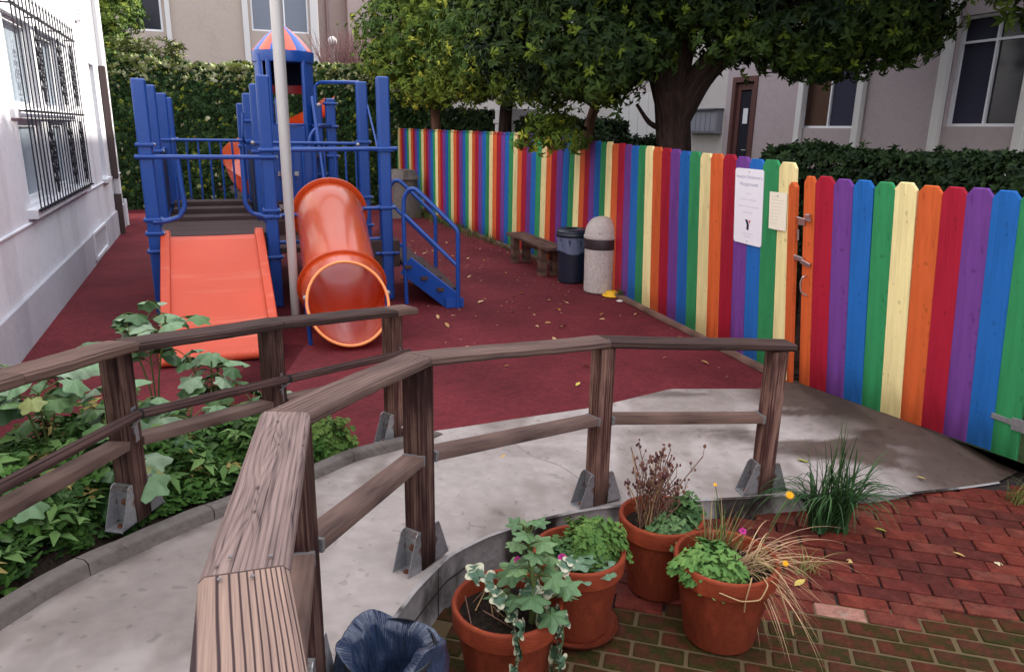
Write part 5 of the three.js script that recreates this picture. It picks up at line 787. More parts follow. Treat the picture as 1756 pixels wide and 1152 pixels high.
// ---------------------------------------------------------------- flowerpots on the bricks
const clayT = tex(256, 256, (u, v) => { const a = fbm(u, v, 5, 5, 2, 3), b = fbm(u, v, 40, 2, 4), s = sst(0.62, 0.8, fbm(u, v, 4, 5, 6, 3)); return mulc(mixc([0.20, 0.038, 0.016], [0.12, 0.021, 0.010], a), (0.8 + 0.3 * b) * (1 + 0.4 * s) * (0.62 + 0.38 * sst(0.0, 0.35, v + 0.15 * (a - 0.5)))); });
M.clay = mat(null, { map: rep(clayT, 2, 1), bumpMap: rep(bumpFine, 3), bumpScale: 0.0015, roughness: 0.7, side: THREE.DoubleSide });
M.clayRim = mat([1.65, 1.65, 1.6], { map: rep(clayT, 2, 1), bumpMap: rep(bumpFine, 3), bumpScale: 0.0015, roughness: 0.65, side: THREE.DoubleSide });
M.stem = mat([0.10, 0.13, 0.04], { roughness: 0.7 }); M.stemDry = mat([0.17, 0.095, 0.07], { roughness: 0.9 }); M.straw = mat([0.42, 0.27, 0.14], { roughness: 0.85 });
function pot(label, x, z, r, h, y = -0.116, saucer = false) {
  const p = thing('clay_flowerpot', label, 'flowerpot', [x, y, z], 0, undefined), b = r * 0.70;
  put('body', lathe([[0.001, 0], [b - 0.008, 0], [b, 0.008], [lerp(b, r, 0.8) - 0.004, h - 0.085], [lerp(b, r, 0.82) - 0.004, h - 0.075]], 56), M.clay, p);
  put('rim', lathe([[lerp(b, r, 0.8), h - 0.082], [r - 0.006, h - 0.084], [r, h - 0.078], [r + 0.004, h - 0.012], [r, h - 0.002], [r - 0.008, h], [r - 0.018, h - 0.006], [r - 0.024, h - 0.11]], 56), M.clayRim, p);
  put('soil', gridGeo(24, 5, (a, t) => { const th = a * 6.283, q = (1 - t) * (r - 0.022); return V(Math.cos(th) * q, h - 0.065 + 0.02 * (fbm(0.3 + Math.cos(th) * q, 0.3 + Math.sin(th) * q, 20, 2, 3) - 0.5), Math.sin(th) * q); }, (a, t, q) => [q.x * 4, q.z * 4]), M.soil, p);
  if (saucer) put('saucer', lathe([[0.001, 0.002], [b + 0.03, 0.002], [b + 0.05, 0.03], [b + 0.042, 0.032], [b + 0.025, 0.012], [0.001, 0.012]], 40), M.clay, p);
  return p;
}
const P1 = [0.0, -2.335], P2 = [0.29, -2.69], P3 = [0.685, -2.985], P4 = [0.885, -2.655], HT = 0.37, RY = -0.116 + HT;
pot('terracotta flowerpot holding the tall lobed leafy plant and trailing ivy, beside the bagged bin', ...P1, 0.2, HT);
pot('terracotta flowerpot on a saucer with bushy greenery and pink flowers, second nearest the wall', ...P2, 0.188, HT, -0.116, true);
pot('terracotta flowerpot with dried brown seed stalks, pushed up to the low wall', ...P3, 0.186, HT);
pot('terracotta flowerpot at the front right with a green mound and drooping straw', ...P4, 0.205, HT);
const GREEN = { lobed: [[0.055, 0.12, 0.045], [0.12, 0.20, 0.075]], parsley: [[0.05, 0.12, 0.025], [0.13, 0.21, 0.045]], deep: [[0.03, 0.075, 0.022], [0.08, 0.15, 0.045]] };
function leafMat(t) { const c = mulc(t, 1); return new THREE.MeshPhysicalMaterial({ color: new THREE.Color(...c), map: veinT, roughness: 0.55, side: THREE.DoubleSide, bumpMap: veinB, bumpScale: 0.002 }); }
const veinF = (u, v) => { const x = u - 0.46, y = v - 0.5, a = Math.atan2(y, x), r = Math.hypot(x, y); const k = Math.abs(((a / 0.62) % 1 + 1.5) % 1 - 0.5) * r * 3; return sst(0.012, 0.06, k); };
const veinT = tex(128, 128, (u, v) => { const k = veinF(u, v), n = fbm(u, v, 12, 3, 2); const g = 0.8 + 0.3 * n; return mixc([1.0, 1.0, 0.85], [0.85 * g, 0.9 * g, 0.8 * g], k); }), veinB = tex(128, 128, (u, v) => { const k = 0.4 + 0.5 * veinF(u, v); return [k, k, k]; }, false);
const varT = tex(128, 128, (u, v) => { const x = u - 0.5, y = v - 0.5, r = Math.hypot(x, y) / 0.4, n = fbm(u, v, 8, 3, 3); return mixc([0.06, 0.13, 0.07], [0.55, 0.53, 0.36], sst(0.50, 0.78, r + 0.5 * (n - 0.5))); });
function leafOn(parent, name, geo, m, p, heading, pitch, roll, s) { const o = put(name, geo, m, parent); o.position.copy(p); o.quaternion.setFromEuler(_e.set(roll, heading, pitch, 'YZX')); o.scale.setScalar(s); return o; }
{ // tall lobed plant
  const t = thing('tall_leafy_plant', 'tall plant with pale green lobed leaves growing from the flowerpot nearest the bin', 'plant', [P1[0] + 0.09, RY - 0.07, P1[1] + 0.03]);
  const ms = [leafMat([0.10, 0.19, 0.075]), leafMat([0.14, 0.235, 0.095]), leafMat([0.075, 0.15, 0.06])], gs = [1, 2, 3].map(s => fanLeaf(0.075, 5, 0.42, s * 3, 0.25)), r = mulberry(61);
  const stem = [V(0, 0, 0), V(0.005, 0.12, 0), V(-0.01, 0.24, -0.01), V(-0.02, 0.37, -0.01)]; put('stem', limb(stem, 0.013, 0.007, 8), M.stem, t);
  const c = new THREE.CatmullRomCurve3(stem);
  for (let i = 0; i < 24; i++) {
    const f = 0.12 + 0.88 * i / 23, p = c.getPoint(f), a = i * 2.4 + 0.4, len = lerp(0.12, 0.03, f) * (0.8 + r() * 0.5), q = p.clone().add(V(Math.cos(a) * len, 0.03 + 0.03 * r(), -Math.sin(a) * len));
    put('stalk', pipe([p, p.clone().lerp(q, 0.5).add(V(0, 0.012, 0)), q], 0.0032, 8, false, 5), M.stem, t); leafOn(t, 'leaf', gs[i % 3], ms[Math.floor(r() * 3)], q, a, 0.25 - r() * 0.7 + (f > 0.9 ? 0.7 : 0), (r() - .5) * 0.7, lerp(1.0, 0.55, f) * (0.75 + r() * 0.5));
  }
}
{ // trailing variegated ivy
  const t = thing('trailing_ivy', 'cream edged ivy trailing over the rim of the flowerpot nearest the bin', 'ivy', [P1[0], RY, P1[1]]);
  const m = new THREE.MeshPhysicalMaterial({ color: new THREE.Color(0.9, 0.9, 0.9), map: varT, roughness: 0.5, side: THREE.DoubleSide }), gs = [4, 9, 13].map(s => fanLeaf(0.034, 3, 0.4, s, 0.2)), r = mulberry(17);
  const vines = [[[0.02, -0.03, 0.1], [-0.04, 0.06, 0.06], [-0.08, 0.085, 0.0], [-0.13, 0.085, -0.05]], [[0.05, -0.04, 0.12], [0.045, 0.025, 0.185], [0.035, -0.03, 0.225], [0.03, -0.10, 0.226], [0.02, -0.16, 0.215]], [[0.12, -0.04, 0.06], [0.18, 0.01, 0.08], [0.20, -0.06, 0.1], [0.19, -0.17, 0.09], [0.185, -0.24, 0.08]], [[0.1, -0.02, 0.0], [0.16, 0.05, -0.06], [0.24, 0.10, -0.12]], [[0, -0.04, 0.08], [0.05, 0.06, 0.05], [0.1, 0.07, 0.02]]];
  vines.forEach((v, k) => { const c = new THREE.CatmullRomCurve3(v.map(p => V(...p))); put('vine', new THREE.TubeGeometry(c, 20, 0.0025, 5), M.stem, t); const n = [9, 12, 15, 8, 7][k]; for (let i = 0; i < n; i++) { const p = c.getPoint((i + 0.6) / n), hang = k === 1 || k === 2; const o = leafOn(t, 'leaf', gs[i % 3], m, p.add(V((r() - .5) * 0.04, 0.008, hang ? 0.006 + r() * 0.012 : (r() - .5) * 0.03)), r() * 6.28, 0, 0, 0.8 + r() * 0.6); if (hang) o.quaternion.setFromEuler(_e.set(1.1 + (r() - .5) * 0.6, (r() - .5) * 0.8, -1.5 + (r() - .5) * 1.4, 'YXZ')); else o.quaternion.setFromEuler(_e.set(0.45 + (r() - .5) * 0.8, r() * 6.28, (r() - .5) * 0.6, 'XYZ')); } });
  const tw = []; for (let i = 0; i < 16; i++) { const a = r() * 6.28, q = r() * 0.13; tw.push(rod(V(Math.cos(a) * q - 0.03, -0.065, Math.sin(a) * q), V(Math.cos(a + 1) * q - 0.05, -0.03 + r() * 0.07, Math.sin(a + 1) * q), 0.003, 5, 0.002)); }
  const d = thing('dry_twigs', 'dry broken twigs on the bare soil of the flowerpot nearest the bin', 'twigs', [P1[0], RY, P1[1]]); tw.forEach((g, i) => put('twig', g, i % 3 ? M.stemDry : M.straw, d));
}
const parsley = (() => { const a = [], r = mulberry(5); for (let i = 0; i < 7; i++) { const th = i / 7 * 6.28 + r(), d = i ? 0.018 : 0; const g = fanLeaf(0.016, 3, 0.5, i + 2, 0.25); g.rotateZ(-0.2 + r() * 0.6); g.rotateY(th); g.translate(Math.cos(th) * d, (r() - 0.3) * 0.014, -Math.sin(th) * d); a.push(g); } return merge(a); })();
function mound(name, label, cat, pos, n, rx, ry, rz, pal, sc, seed, geo = parsley, m = M.leaf) {
  const t = thing(name, label, cat, pos), r = mulberry(seed), l = [];
  for (let i = 0; i < n; i++) { const a = r() * 6.28, e = Math.asin(r()), k = 0.45 + 0.55 * Math.sqrt(r()), b = 1 + 0.25 * Math.sin(a * 3 + seed); const p = V(Math.cos(a) * Math.cos(e) * rx * k * b, Math.sin(e) * ry * k * b, Math.sin(a) * Math.cos(e) * rz * k * b), q = new THREE.Quaternion().setFromUnitVectors(V(0, 1, 0), V(p.x / rx * 0.8 + (r() - .5) * 0.6, 0.9, p.z / rz * 0.8 + (r() - .5) * 0.6).normalize()).multiply(new THREE.Quaternion().setFromAxisAngle(V(0, 1, 0), r() * 6)); l.push([p, q, sc * (0.7 + r() * 0.7), mixc(pal[0], pal[1], r() * (0.3 + 0.7 * k))]); }
  scatter('foliage', geo, m, l, t); const st = []; for (let i = 0; i < 14; i++) { const a = r() * 6.28; st.push(rod(V((r() - .5) * rx * 0.4, -0.02, (r() - .5) * rz * 0.4), V(Math.cos(a) * rx * 0.7, ry * (0.3 + r() * 0.5), Math.sin(a) * rz * 0.7), 0.0022, 5, 0.0014)); } const o = put('stems', merge(st), M.stem, t); o.userData.kind = 'stuff'; return t;
}
const flowerG = (() => { const a = []; for (let i = 0; i < 5; i++) { const g = fanLeaf(0.0085, 2, 0.12, i, 0.3); g.translate(0.005, 0, 0); g.rotateZ(0.45 + (i % 2) * 0.2); g.rotateY(i / 5 * 6.283); a.push(g); } return merge(a); })();
const daisyG = (() => { const a = []; for (const [n, L, up] of [[13, 0.022, 0.2], [11, 0.016, 0.6], [8, 0.01, 1.0]]) for (let i = 0; i < n; i++) { const g = leafG(L, 0.007, 0.1, 0.1, 2); g.rotateZ(up); g.rotateY(i / n * 6.283 + up); a.push(g); } return merge(a); })();
M.pink = leafM([0.40, 0.03, 0.19]); M.yellow = leafM([0.85, 0.42, 0.015]); M.white = leafM([0.75, 0.75, 0.7]);
function flower(label, g, m, p, base, s, cat = 'flower') { const t = thing(m === M.pink ? 'pink_flower' : 'yellow_flower', label, cat, [base.x, base.y, base.z]); const q = p.clone().sub(base); put('stalk', pipe([V(0, 0, 0), q.clone().multiplyScalar(0.5).add(V(0.01, 0.01, 0)), q], 0.0018, 14, false, 5), M.stem, t); const o = put('bloom', g, m, t); o.position.copy(q); o.scale.setScalar(s); o.rotation.set(0.7, 0.3, 0.1); return t; }
mound('bushy_herb', 'bushy bright green herb spilling from the flowerpot with pink flowers', 'plant', [P2[0] + 0.06, RY - 0.055, P2[1] - 0.03], 190, 0.13, 0.15, 0.12, GREEN.parsley, 1.15, 8);
mound('low_dark_plant', 'low dark leaves filling the left side of the flowerpot with pink flowers', 'plant', [P2[0] - 0.09, RY - 0.06, P2[1] + 0.03], 90, 0.08, 0.09, 0.09, GREEN.deep, 1.1, 18);
{ const t = thing('pale_broadleaf', 'pale grey green broad leaves at the front of the flowerpot with pink flowers', 'plant', [P2[0] + 0.06, RY - 0.05, P2[1] + 0.12]); const ms = [leafMat([0.13, 0.22, 0.14]), leafMat([0.10, 0.18, 0.10])], g = fanLeaf(0.05, 5, 0.25, 6, 0.3), r = mulberry(3); for (let i = 0; i < 8; i++) { const a = r() * 6.28, p = V(Math.cos(a) * 0.05 + (i - 4) * 0.01, 0.03 + r() * 0.05, -Math.sin(a) * 0.035); put('stalk', rod(V(0, -0.02, 0), p, 0.002, 5), M.stem, t); leafOn(t, 'leaf', g, ms[i % 2], p, a, 0.3 - r() * 0.6, (r() - .5) * 0.8 + 0.3, 0.7 + r() * 0.4); } }
flower('pink flower nearest the tall lobed plant, on the left of its pot', flowerG, M.pink, V(0.035, 0.365, -2.42), V(0.15, 0.20, -2.62), 1.0); flower('pink flower at the front centre of the second pot from the bin', flowerG, M.pink, V(0.205, 0.345, -2.47), V(0.24, 0.20, -2.6), 1.25); flower('dark pink flower half hidden among the lobed leaves', flowerG, M.pink, V(0.125, 0.40, -2.50), V(0.19, 0.20, -2.66), 1.0);
{ // dried seed heads
  const t = thing('dried_flower_stalks', 'dried brown stalks with dark seed heads standing in the flowerpot by the wall', 'dry plant', [P3[0] - 0.06, RY - 0.07, P3[1] + 0.01]), r = mulberry(29);
  const bud = new THREE.IcosahedronGeometry(0.0062, 0); bud.scale(1, 1.4, 1); const heads = [], dark = mat([0.075, 0.03, 0.028], { roughness: 0.95 }), brown = mat([0.16, 0.075, 0.055], { roughness: 0.95 });
  for (let i = 0; i < 36; i++) {
    const a = r() * 6.28, s = r() * 0.16, b = V((r() - .5) * 0.1, 0, (r() - .5) * 0.1), tip = V(Math.cos(a) * s * 1.35 + 0.02, 0.17 + r() * 0.22, Math.sin(a) * s * 0.9), mid = b.clone().lerp(tip, 0.5).add(V((r() - .5) * 0.04, 0.02, (r() - .5) * 0.04));
    put('stalk', pipe([b, mid, tip], 0.0024, 12, false, 5), i % 3 ? M.stemDry : M.straw, t);
    for (let k = 0; k < 6; k++) { const f = 0.35 + r() * 0.65, p = b.clone().lerp(tip, f), q = p.clone().add(V((r() - .5) * 0.06, 0.02 + r() * 0.04, (r() - .5) * 0.06)); heads.push(rod(p, q, 0.0013, 4, 0.001)); const bb = bud.clone(); bb.scale(0.6 + r() * 0.8, 0.6 + r() * 0.8, 0.6 + r() * 0.8); bb.translate(q.x, q.y, q.z); heads.push(bb); }
    const cl = []; for (let k = 0; k < 4; k++) { const bb = bud.clone(); bb.translate(tip.x + (r() - .5) * 0.018, tip.y + (r() - .4) * 0.02, tip.z + (r() - .5) * 0.018); cl.push(bb); } if (i % 2) put('seed_head', merge(cl), dark, t);
  }
  const o = put('twiglets', merge(heads), brown, t); o.userData.kind = 'stuff';
}
mound('leafy_herb', 'small grey green leafy plant at the front of the flowerpot with dried stalks', 'plant', [P3[0] + 0.04, RY - 0.06, P3[1] + 0.09], 85, 0.11, 0.065, 0.07, GREEN.lobed, 1.5, 41);
mound('dark_marigold_leaves', 'dark feathery green plant on the right of the flowerpot with dried stalks', 'plant', [P3[0] + 0.11, RY - 0.05, P3[1] - 0.02], 110, 0.075, 0.11, 0.08, GREEN.deep, 1.1, 42);
mound('clover_mound', 'bright green mound of scalloped leaves in the left half of the front right flowerpot', 'plant', [P4[0] - 0.075, RY - 0.055, P4[1] + 0.05], 150, 0.115, 0.10, 0.105, [[0.06, 0.15, 0.035], [0.14, 0.25, 0.06]], 1.45, 43);
function blades(parent, name, list, m) { list.forEach(([b, tip, sag, w]) => { const n = 8, side = V().crossVectors(tip.clone().sub(b), V(0, 1, 0)).normalize(); const g = gridGeo(2, n, (a, t) => { const p = b.clone().lerp(tip, t); p.y += sag * 4 * t * (1 - t); const k = w * (1 - Math.pow(t, 1.8) * 0.93) * 0.5, e = (a - 0.5) * 2; return p.addScaledVector(side, e * k).add(V(0, Math.abs(e) * k * 0.6, 0)); }); put(name, g, Array.isArray(m) ? m[Math.floor(R() * m.length)] : m, parent); }); }
{
  const t = thing('straw_grass', 'dry straw coloured grass drooping out over the right side of the front flowerpot', 'grass', [P4[0] + 0.06, RY - 0.05, P4[1]]), r = mulberry(83), sm = [0, 1, 2].map(i => { const m = mat([[0.40, 0.24, 0.15], [0.5, 0.34, 0.19], [0.30, 0.23, 0.09]][i], { roughness: 0.85, side: THREE.DoubleSide }); return m; });
  const L = []; for (let i = 0; i < 90; i++) { const a = -1.1 + r() * 2.4, d = 0.12 + r() * 0.30 + (r() < 0.15 ? 0.12 : 0), f = r(); const tip = V(Math.cos(a) * d + 0.02, f < 0.45 ? -0.16 - r() * 0.16 : r() * 0.16 - 0.08, Math.sin(a) * d * 0.8); L.push([V((r() - .5) * 0.08, -0.01, (r() - .5) * 0.1), tip, 0.03 + r() * 0.09, 0.003 + r() * 0.003]); }
  blades(t, 'blade', L, sm);
  const up = []; for (let i = 0; i < 64; i++) { const a = r() * 6.28, d = 0.03 + r() * 0.13; up.push([V((r() - .5) * 0.12 - 0.04, -0.01, (r() - .5) * 0.1 - 0.02), V(Math.cos(a) * d - 0.03, 0.08 + r() * 0.21, Math.sin(a) * d - 0.02), 0.01, 0.005 + r() * 0.005]); }
  const u = thing('green_grass_tuft', 'upright grassy green and tan tuft behind the mound in the front right flowerpot', 'grass', [P4[0] + 0.02, RY - 0.05, P4[1] - 0.04]); blades(u, 'blade', up, [leafM([0.10, 0.15, 0.04]), leafM([0.16, 0.2, 0.06]), leafM([0.34, 0.24, 0.12])]);
  const s2 = thing('long_straw', 'two long curling straws hanging over the front of the right hand flowerpot', 'straw', [P4[0], RY, P4[1]]); put('strand', pipe([V(0.1, 0, 0.15), V(0.1, 0.0, 0.205), V(0.07, -0.05, 0.222), V(0, -0.058, 0.222), V(-0.08, -0.035, 0.205)], 0.003, 40, false, 5), M.straw, s2); put('strand', pipe([V(0.05, 0.01, 0.17), V(0.03, 0.01, 0.214), V(0.02, -0.06, 0.214), V(0.025, -0.12, 0.2)], 0.0028, 30, false, 5), M.straw, s2); put('strand', pipe([V(0.11, 0, 0.15), V(0.15, -0.02, 0.18), V(0.19, -0.12, 0.2), V(0.225, -0.22, 0.2)], 0.003, 30, false, 5), M.straw, s2);
}
flower('orange yellow flower on a tall stalk left of the dark grass clump', daisyG, M.yellow, V(1.095, 0.545, -2.62), V(0.98, 0.2, -2.66), 0.85); flower('small yellow flower among the drooping straw', daisyG, M.yellow, V(1.075, 0.30, -2.53), V(0.98, 0.2, -2.6), 0.6); flower('small yellow bloom standing before the bracket of the end post', daisyG, M.yellow, V(0.84, 0.52, -2.75), V(0.88, 0.2, -2.68), 0.4); flower('magenta flower in the middle of the front right flowerpot', flowerG, M.pink, V(0.945, 0.355, -2.67), V(0.93, 0.2, -2.67), 1.1);
{ // grass clump by the wall
  const t = thing('grass_clump', 'big dark green clump of arching grass against the low wall beside the bricks', 'grass', [1.70, -0.12, -3.53]), r = mulberry(97), L = [];
  for (let i = 0; i < 170; i++) { const a = r() * 6.283, d = Math.pow(r(), 0.7) * 0.5, h = 0.10 + 0.58 * Math.pow(1 - d / 0.52, 0.6) * (0.4 + 0.6 * r()); L.push([V((r() - .5) * 0.2, 0, (r() - .5) * 0.12), V(Math.cos(a) * d, h * (d > 0.3 ? 0.6 : 1), Math.sin(a) * d * 0.62 + 0.02), 0.05 + d * 0.26, 0.008 + r() * 0.006]); }
  blades(t, 'blade', L, [leafM([0.02, 0.055, 0.018]), leafM([0.035, 0.085, 0.028]), leafM([0.06, 0.12, 0.04])]);
  const d = thing('dry_grass_tuft', 'thin tuft of yellowing grass lying on the bricks in front of the dark grass clump', 'grass', [1.42, -0.12, -3.12]), L2 = []; for (let i = 0; i < 40; i++) { const a = r() * 6.28, q = 0.06 + r() * 0.17; L2.push([V((r() - .5) * 0.1, 0, (r() - .5) * 0.06), V(Math.cos(a) * q, 0.02 + r() * 0.08, Math.sin(a) * q * 0.7), 0.03, 0.004]); } blades(d, 'blade', L2, [leafM([0.22, 0.20, 0.06]), leafM([0.13, 0.15, 0.04]), leafM([0.3, 0.22, 0.1])]);
  const w = thing('corner_weeds', 'scruffy weeds growing at the foot of the green gate post', 'weeds', [2.98, -0.12, -3.86]), L3 = []; for (let i = 0; i < 60; i++) { const a = r() * 6.28, q = 0.04 + r() * 0.16; L3.push([V((r() - .5) * 0.2, 0, (r() - .5) * 0.1), V(Math.cos(a) * q, 0.03 + r() * 0.13, Math.sin(a) * q * 0.7), 0.03, 0.006]); } blades(w, 'blade', L3, [leafM([0.12, 0.14, 0.03]), leafM([0.07, 0.1, 0.025]), leafM([0.2, 0.17, 0.06])]);
  const s = thing('wall_weed', 'small weed rooted where the near fence meets the rubber ground by the bin', 'weeds', [1.27, 0, -8.5]), L4 = []; for (let i = 0; i < 30; i++) { const a = r() * 6.28, q = 0.03 + r() * 0.1; L4.push([V(0, 0, 0), V(Math.cos(a) * q, 0.03 + r() * 0.12, Math.sin(a) * q), 0.03, 0.012]); } blades(s, 'blade', L4, [leafM([0.05, 0.1, 0.03]), leafM([0.09, 0.13, 0.03])]);
  // grass strip along the far fence
  const l = []; const g = leafG(0.16, 0.02, 0.2, -0.3, 3); for (let i = 0; i < 900; i++) { const k = Math.pow(r(), 0.8), x = lerp(0.55, -2.6, k), z = lerp(-10.85, -18.3, k) ; l.push([V(x - 0.04 - r() * r() * 0.42 * (0.4 + k), 0, z), _e.clone().set((r() - .5), r() * 6.28, 0.6 + r() * 0.8, 'YZX'), 0.35 + r() * (0.3 + k * 0.7), mixc([0.04, 0.08, 0.02], [0.13, 0.16, 0.04], r())]); } const fg = scatter('fence_grass', g, M.leaf, l); tag(fg, 'thin strip of grass and weeds along the foot of the far rainbow fence', 'grass');
}
{ // bin with a dark blue bag
  const b = thing('bagged_bin', 'bin lined with a crumpled dark blue plastic bag beside the low wall', 'bin', [-0.362, -0.14, -1.94]); b.scale.setScalar(0.95);
  put('body', lathe([[0.001, 0], [0.12, 0], [0.128, 0.01], [0.15, 0.5], [0.155, 0.52], [0.148, 0.522]], 36), mat([0.02, 0.022, 0.03], { roughness: 0.5 }), b);
  const bag = new THREE.MeshPhysicalMaterial({ color: new THREE.Color(0.026, 0.042, 0.085), roughness: 0.2, side: THREE.DoubleSide, clearcoat: 0.6, clearcoatRoughness: 0.18, bumpMap: rep(tex(256, 256, (u, v) => { const a = 1 - Math.abs(2 * fbm(u, v, 10, 4, 1, 3) - 1), c = 1 - Math.abs(2 * fbm(u, v, 24, 2, 4, 5) - 1); return [a * 0.6 + c * 0.4, a * 0.6 + c * 0.4, a * 0.6 + c * 0.4]; }, false), 2, 1), bumpScale: 0.012 });
  const ridge = (x, y, f, s) => 1 - Math.abs(2 * fbm(x, y, f, 2, s) - 1);
  put('bag', gridGeo(200, 40, (a, t) => { const th = a * 6.283, n = fbm(a, t * 0.35, 5, 3, 2) - 0.5, f1 = ridge(a + 0.03 * Math.sin(t * 9), t * 0.3, 6, 1), f2 = ridge(a + 0.02 * Math.sin(t * 14 + 2), t * 0.5, 14, 4), f3 = ridge(a, t * 1.3, 16, 5), cr = f1 * 0.024 + f2 * 0.014 + f3 * 0.006;
const sq = 1 + 0.07 * Math.cos(4 * th + 0.6) + 0.06 * Math.cos(3 * th + 1.2), rimY = 0.52 + 0.022 * Math.sin(th * 2 + 0.4) + 0.014 * Math.sin(th * 5) + (f2 - 0.5) * 0.03;
    let r, y; if (t < 0.5) { const k = t / 0.5; r = (lerp(0.205, 0.158, Math.pow(k, 0.6)) + cr * (1.5 - 0.8 * k) - 0.022) * sq; y = lerp(0.16 + 0.12 * n, rimY, Math.pow(k, 0.85)); } else if (t < 0.54) { const k = (t - 0.5) / 0.04; r = (lerp(0.158, 0.152, k) + cr * 0.7 - 0.022 + 0.004) * sq; y = rimY + 0.003 * Math.sin(Math.PI * k); } else { const k = (t - 0.54) / 0.46; r = (lerp(0.146, 0.05, k * k) - cr * 1.5 * Math.sin(Math.PI * Math.min(1, k + 0.15)) + 0.004) * sq; y = lerp(rimY, 0.18, Math.pow(k, 0.9)) + n * 0.05 * k; } return V(Math.cos(th) * r, y, Math.sin(th) * r); }, (a, t) => [a * 3, t * 2]), bag, b);
}
// ---------------------------------------------------------------- the planting bed on the left
{
  const r = mulberry(123), gs = [1, 2, 3].map(s => fanLeaf(0.1, 5, 0.3, s * 2 + 1, 0.35)), ms = [[0.16, 0.27, 0.14], [0.10, 0.19, 0.06], [0.25, 0.34, 0.23], [0.05, 0.12, 0.04], [0.24, 0.26, 0.08]].map(c => leafMat(c));
  const spec = [['tall mallow with big pale leaves rising before the wide orange slide', -2.02, -3.95, 0.82, 30, 0.24], ['big leaved mallow at the left edge of the frame beneath the top rail', -2.12, -3.12, 0.74, 28, 0.26], ['mallow with pale leaves growing through the rails left of the wooden post', -1.86, -3.28, 0.54, 24, 0.2], ['mallow with notched leaves below the right end of the orange slide', -1.74, -4.02, 0.58, 26, 0.22], ['short mallow at the narrow right end of the leafy bed', -1.42, -3.86, 0.38, 14, 0.15], ['low spreading mallow in the near left corner of the bed', -1.98, -2.62, 0.40, 24, 0.22], ['low mallow with a drooping yellowing leaf beside the near post of the kerb railing', -1.66, -2.92, 0.34, 12, 0.13], ['mallow in the middle of the bed below the round handrail', -1.66, -3.5, 0.42, 22, 0.17]];
  spec.forEach(([label, x, z, h, n, sp], k) => {
    const y = 0.06 + Math.max(0, groundH(x, z)) * 0.7, t = thing('mallow_plant', label, 'plant', [x, y, z]); const stems = [];
    for (let s = 0; s < 3; s++) { const a = s * 2.1 + k, q = V(Math.cos(a) * sp * 0.45, h * (0.85 + 0.15 * r()) - y * 0.5, Math.sin(a) * sp * 0.45); stems.push(new THREE.CatmullRomCurve3([V(0, -0.03, 0), V(q.x * 0.25, q.y * 0.45, q.z * 0.25), q])); put('stem', new THREE.TubeGeometry(stems[s], 14, 0.005, 6), M.stem, t); }
    for (let i = 0; i < n; i++) { const c = stems[i % 3], f = 0.35 + 0.65 * Math.pow(r(), k < 2 ? 0.25 : 0.5), p = c.getPoint(f), a = r() * 6.283, len = 0.07 + r() * 0.10, q = p.clone().add(V(Math.cos(a) * len, 0.02 + r() * 0.06 - (1 - f) * 0.05, -Math.sin(a) * len)); put('stalk', pipe([p, p.clone().lerp(q, 0.6).add(V(0, 0.02, 0)), q], 0.0028, 8, false, 5), M.stem, t); const mi = f > 0.8 && r() < 0.6 ? (r() < 0.5 ? 0 : 2) : r() < 0.07 ? 4 : r() < 0.5 ? 1 : 3; leafOn(t, 'leaf', gs[i % 3], ms[mi], q, a, 0.1 - r() * 0.75, (r() - .5) * 0.7, (0.6 + r() * 0.6) * (0.75 + 0.25 * (1 - f) + 0.1)); }
  });
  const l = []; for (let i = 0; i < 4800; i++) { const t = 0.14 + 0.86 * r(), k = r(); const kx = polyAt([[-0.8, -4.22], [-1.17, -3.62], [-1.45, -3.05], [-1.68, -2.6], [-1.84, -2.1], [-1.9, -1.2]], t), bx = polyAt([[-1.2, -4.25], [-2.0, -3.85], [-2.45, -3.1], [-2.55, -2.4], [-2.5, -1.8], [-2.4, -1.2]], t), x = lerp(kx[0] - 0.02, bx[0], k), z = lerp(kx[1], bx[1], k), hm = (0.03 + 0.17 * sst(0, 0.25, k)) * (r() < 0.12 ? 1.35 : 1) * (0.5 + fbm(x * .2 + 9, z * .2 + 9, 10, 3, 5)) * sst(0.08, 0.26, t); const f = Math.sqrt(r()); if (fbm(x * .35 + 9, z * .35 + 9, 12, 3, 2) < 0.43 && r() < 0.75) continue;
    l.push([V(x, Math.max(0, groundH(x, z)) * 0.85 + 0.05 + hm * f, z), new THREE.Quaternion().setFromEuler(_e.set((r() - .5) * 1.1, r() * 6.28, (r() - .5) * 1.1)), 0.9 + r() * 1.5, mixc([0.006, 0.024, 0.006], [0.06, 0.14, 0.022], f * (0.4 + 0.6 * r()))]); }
  const tuft = []; for (let i = 0; i < 420; i++) { const q = l[Math.floor(r() * l.length)]; tuft.push([q[0].clone().add(V(0, 0.02 + r() * 0.06, 0)), new THREE.Quaternion().setFromEuler(_e.set((r() - .5) * 0.8, r() * 6.28, (r() - .5) * 0.8)), 0.6 + r() * 0.7, r() < 0.08 ? [0.28, 0.22, 0.07] : mixc([0.05, 0.12, 0.03], [0.14, 0.24, 0.07], r())]); }
  const tf = scatter('weed_tufts', rosette(7, 0.075, 0.032, 88, 0.7, 0.35), M.leafSoft, tuft); tag(tf, 'mixed pointed leaved weeds poking up through the low cover of the kerbside bed', 'weeds');
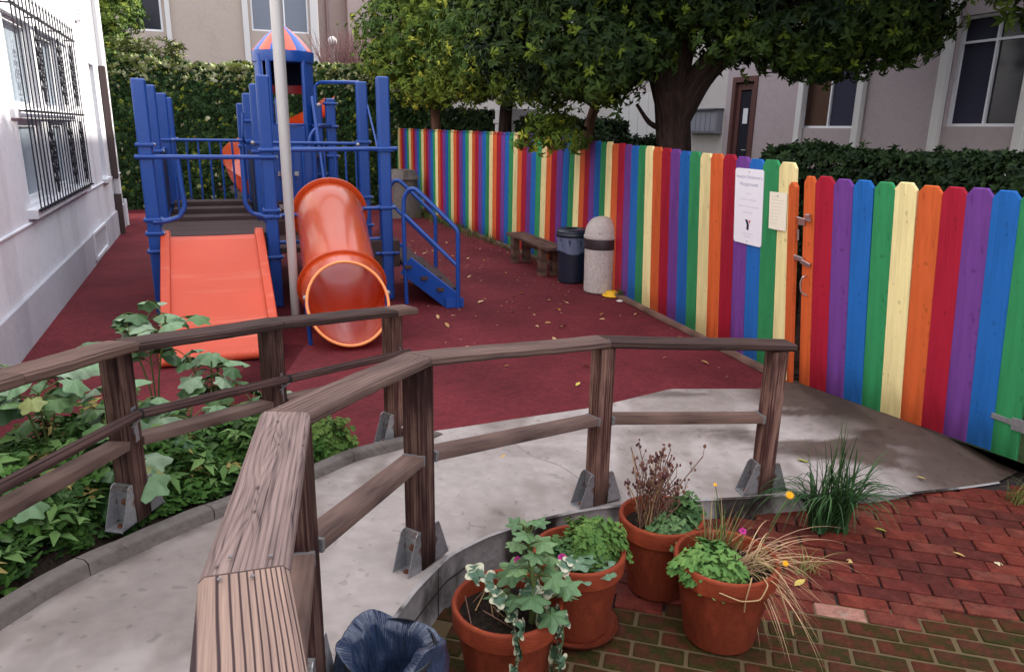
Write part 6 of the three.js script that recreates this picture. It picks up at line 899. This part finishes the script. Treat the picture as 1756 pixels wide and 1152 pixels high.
  const gc = scatter('ground_cover', parsley, M.leafSoft, l); tag(gc, 'dense low green ground cover filling the bed behind the kerb', 'ground cover');
  mound('kerb_weed', 'feathery bright green weed at the end of the kerb beside the rubber ground', 'weed', [-1.06, 0.04, -3.99], 200, 0.13, 0.21, 0.13, [[0.045, 0.11, 0.02], [0.12, 0.19, 0.04]], 1.5, 71);
}
// fallen leaves one can count on the paving
{
  const g = leafG(0.07, 0.032, 0.25, -0.2, 4), g2 = fanLeaf(0.022, 3, 0.2, 4, 0.3), cols = [[0.55, 0.42, 0.10], [0.5, 0.33, 0.12], [0.30, 0.30, 0.06], [0.6, 0.5, 0.3]].map(c => leafM(c, { roughness: 0.8 }));
  const put1 = (label, x, y, z, a, k, s = 1, gg = g) => { const t = thing('fallen_leaf', label, 'leaf', [x, y, z], a); const o = put('blade', gg, cols[k], t); o.scale.setScalar(s); o.rotation.x = 0.15; };
  put1('pale yellow leaf lying on the red bricks near the right edge', 2.42, -0.112, -3.22, 1.9, 3, 1, g2); put1('long tan leaf on the red bricks just left of the pale yellow one', 2.28, -0.112, -3.27, 2.7, 1, 0.8);
  put1('yellow green leaf on the bricks right of the drooping straw', 1.33, -0.112, -3.0, 0.5, 0, 0.95); put1('curled yellow leaf on the bricks below the dark grass clump', 1.68, -0.112, -3.22, 0.2, 1, 0.8, g2); put1('green yellow leaf on the bricks right of the grass clump near the wall', 2.0, -0.112, -3.5, 2.9, 2, 0.9);
  put1('yellow leaf on the concrete landing above the grass clump', 1.80, 0.004, -4.08, 2.8, 2, 1.1); put1('yellow leaf on the landing below the blue gate picket', 2.42, -0.07, -4.35, 2.7, 0, 0.8); put1('small yellow leaf near the landing edge towards the gate post', 2.48, -0.062, -4.03, 2.9, 0, 0.7); put1('brown leaf on the ramp between the two middle posts', -0.05, 0.11, -3.85, 1.0, 1, 0.6); put1('yellow leaf on the rubber ground behind the zigzag railing', 0.50, 0.006, -5.4, 1.0, 0, 0.9);
}
renderer.render(scene, camera);
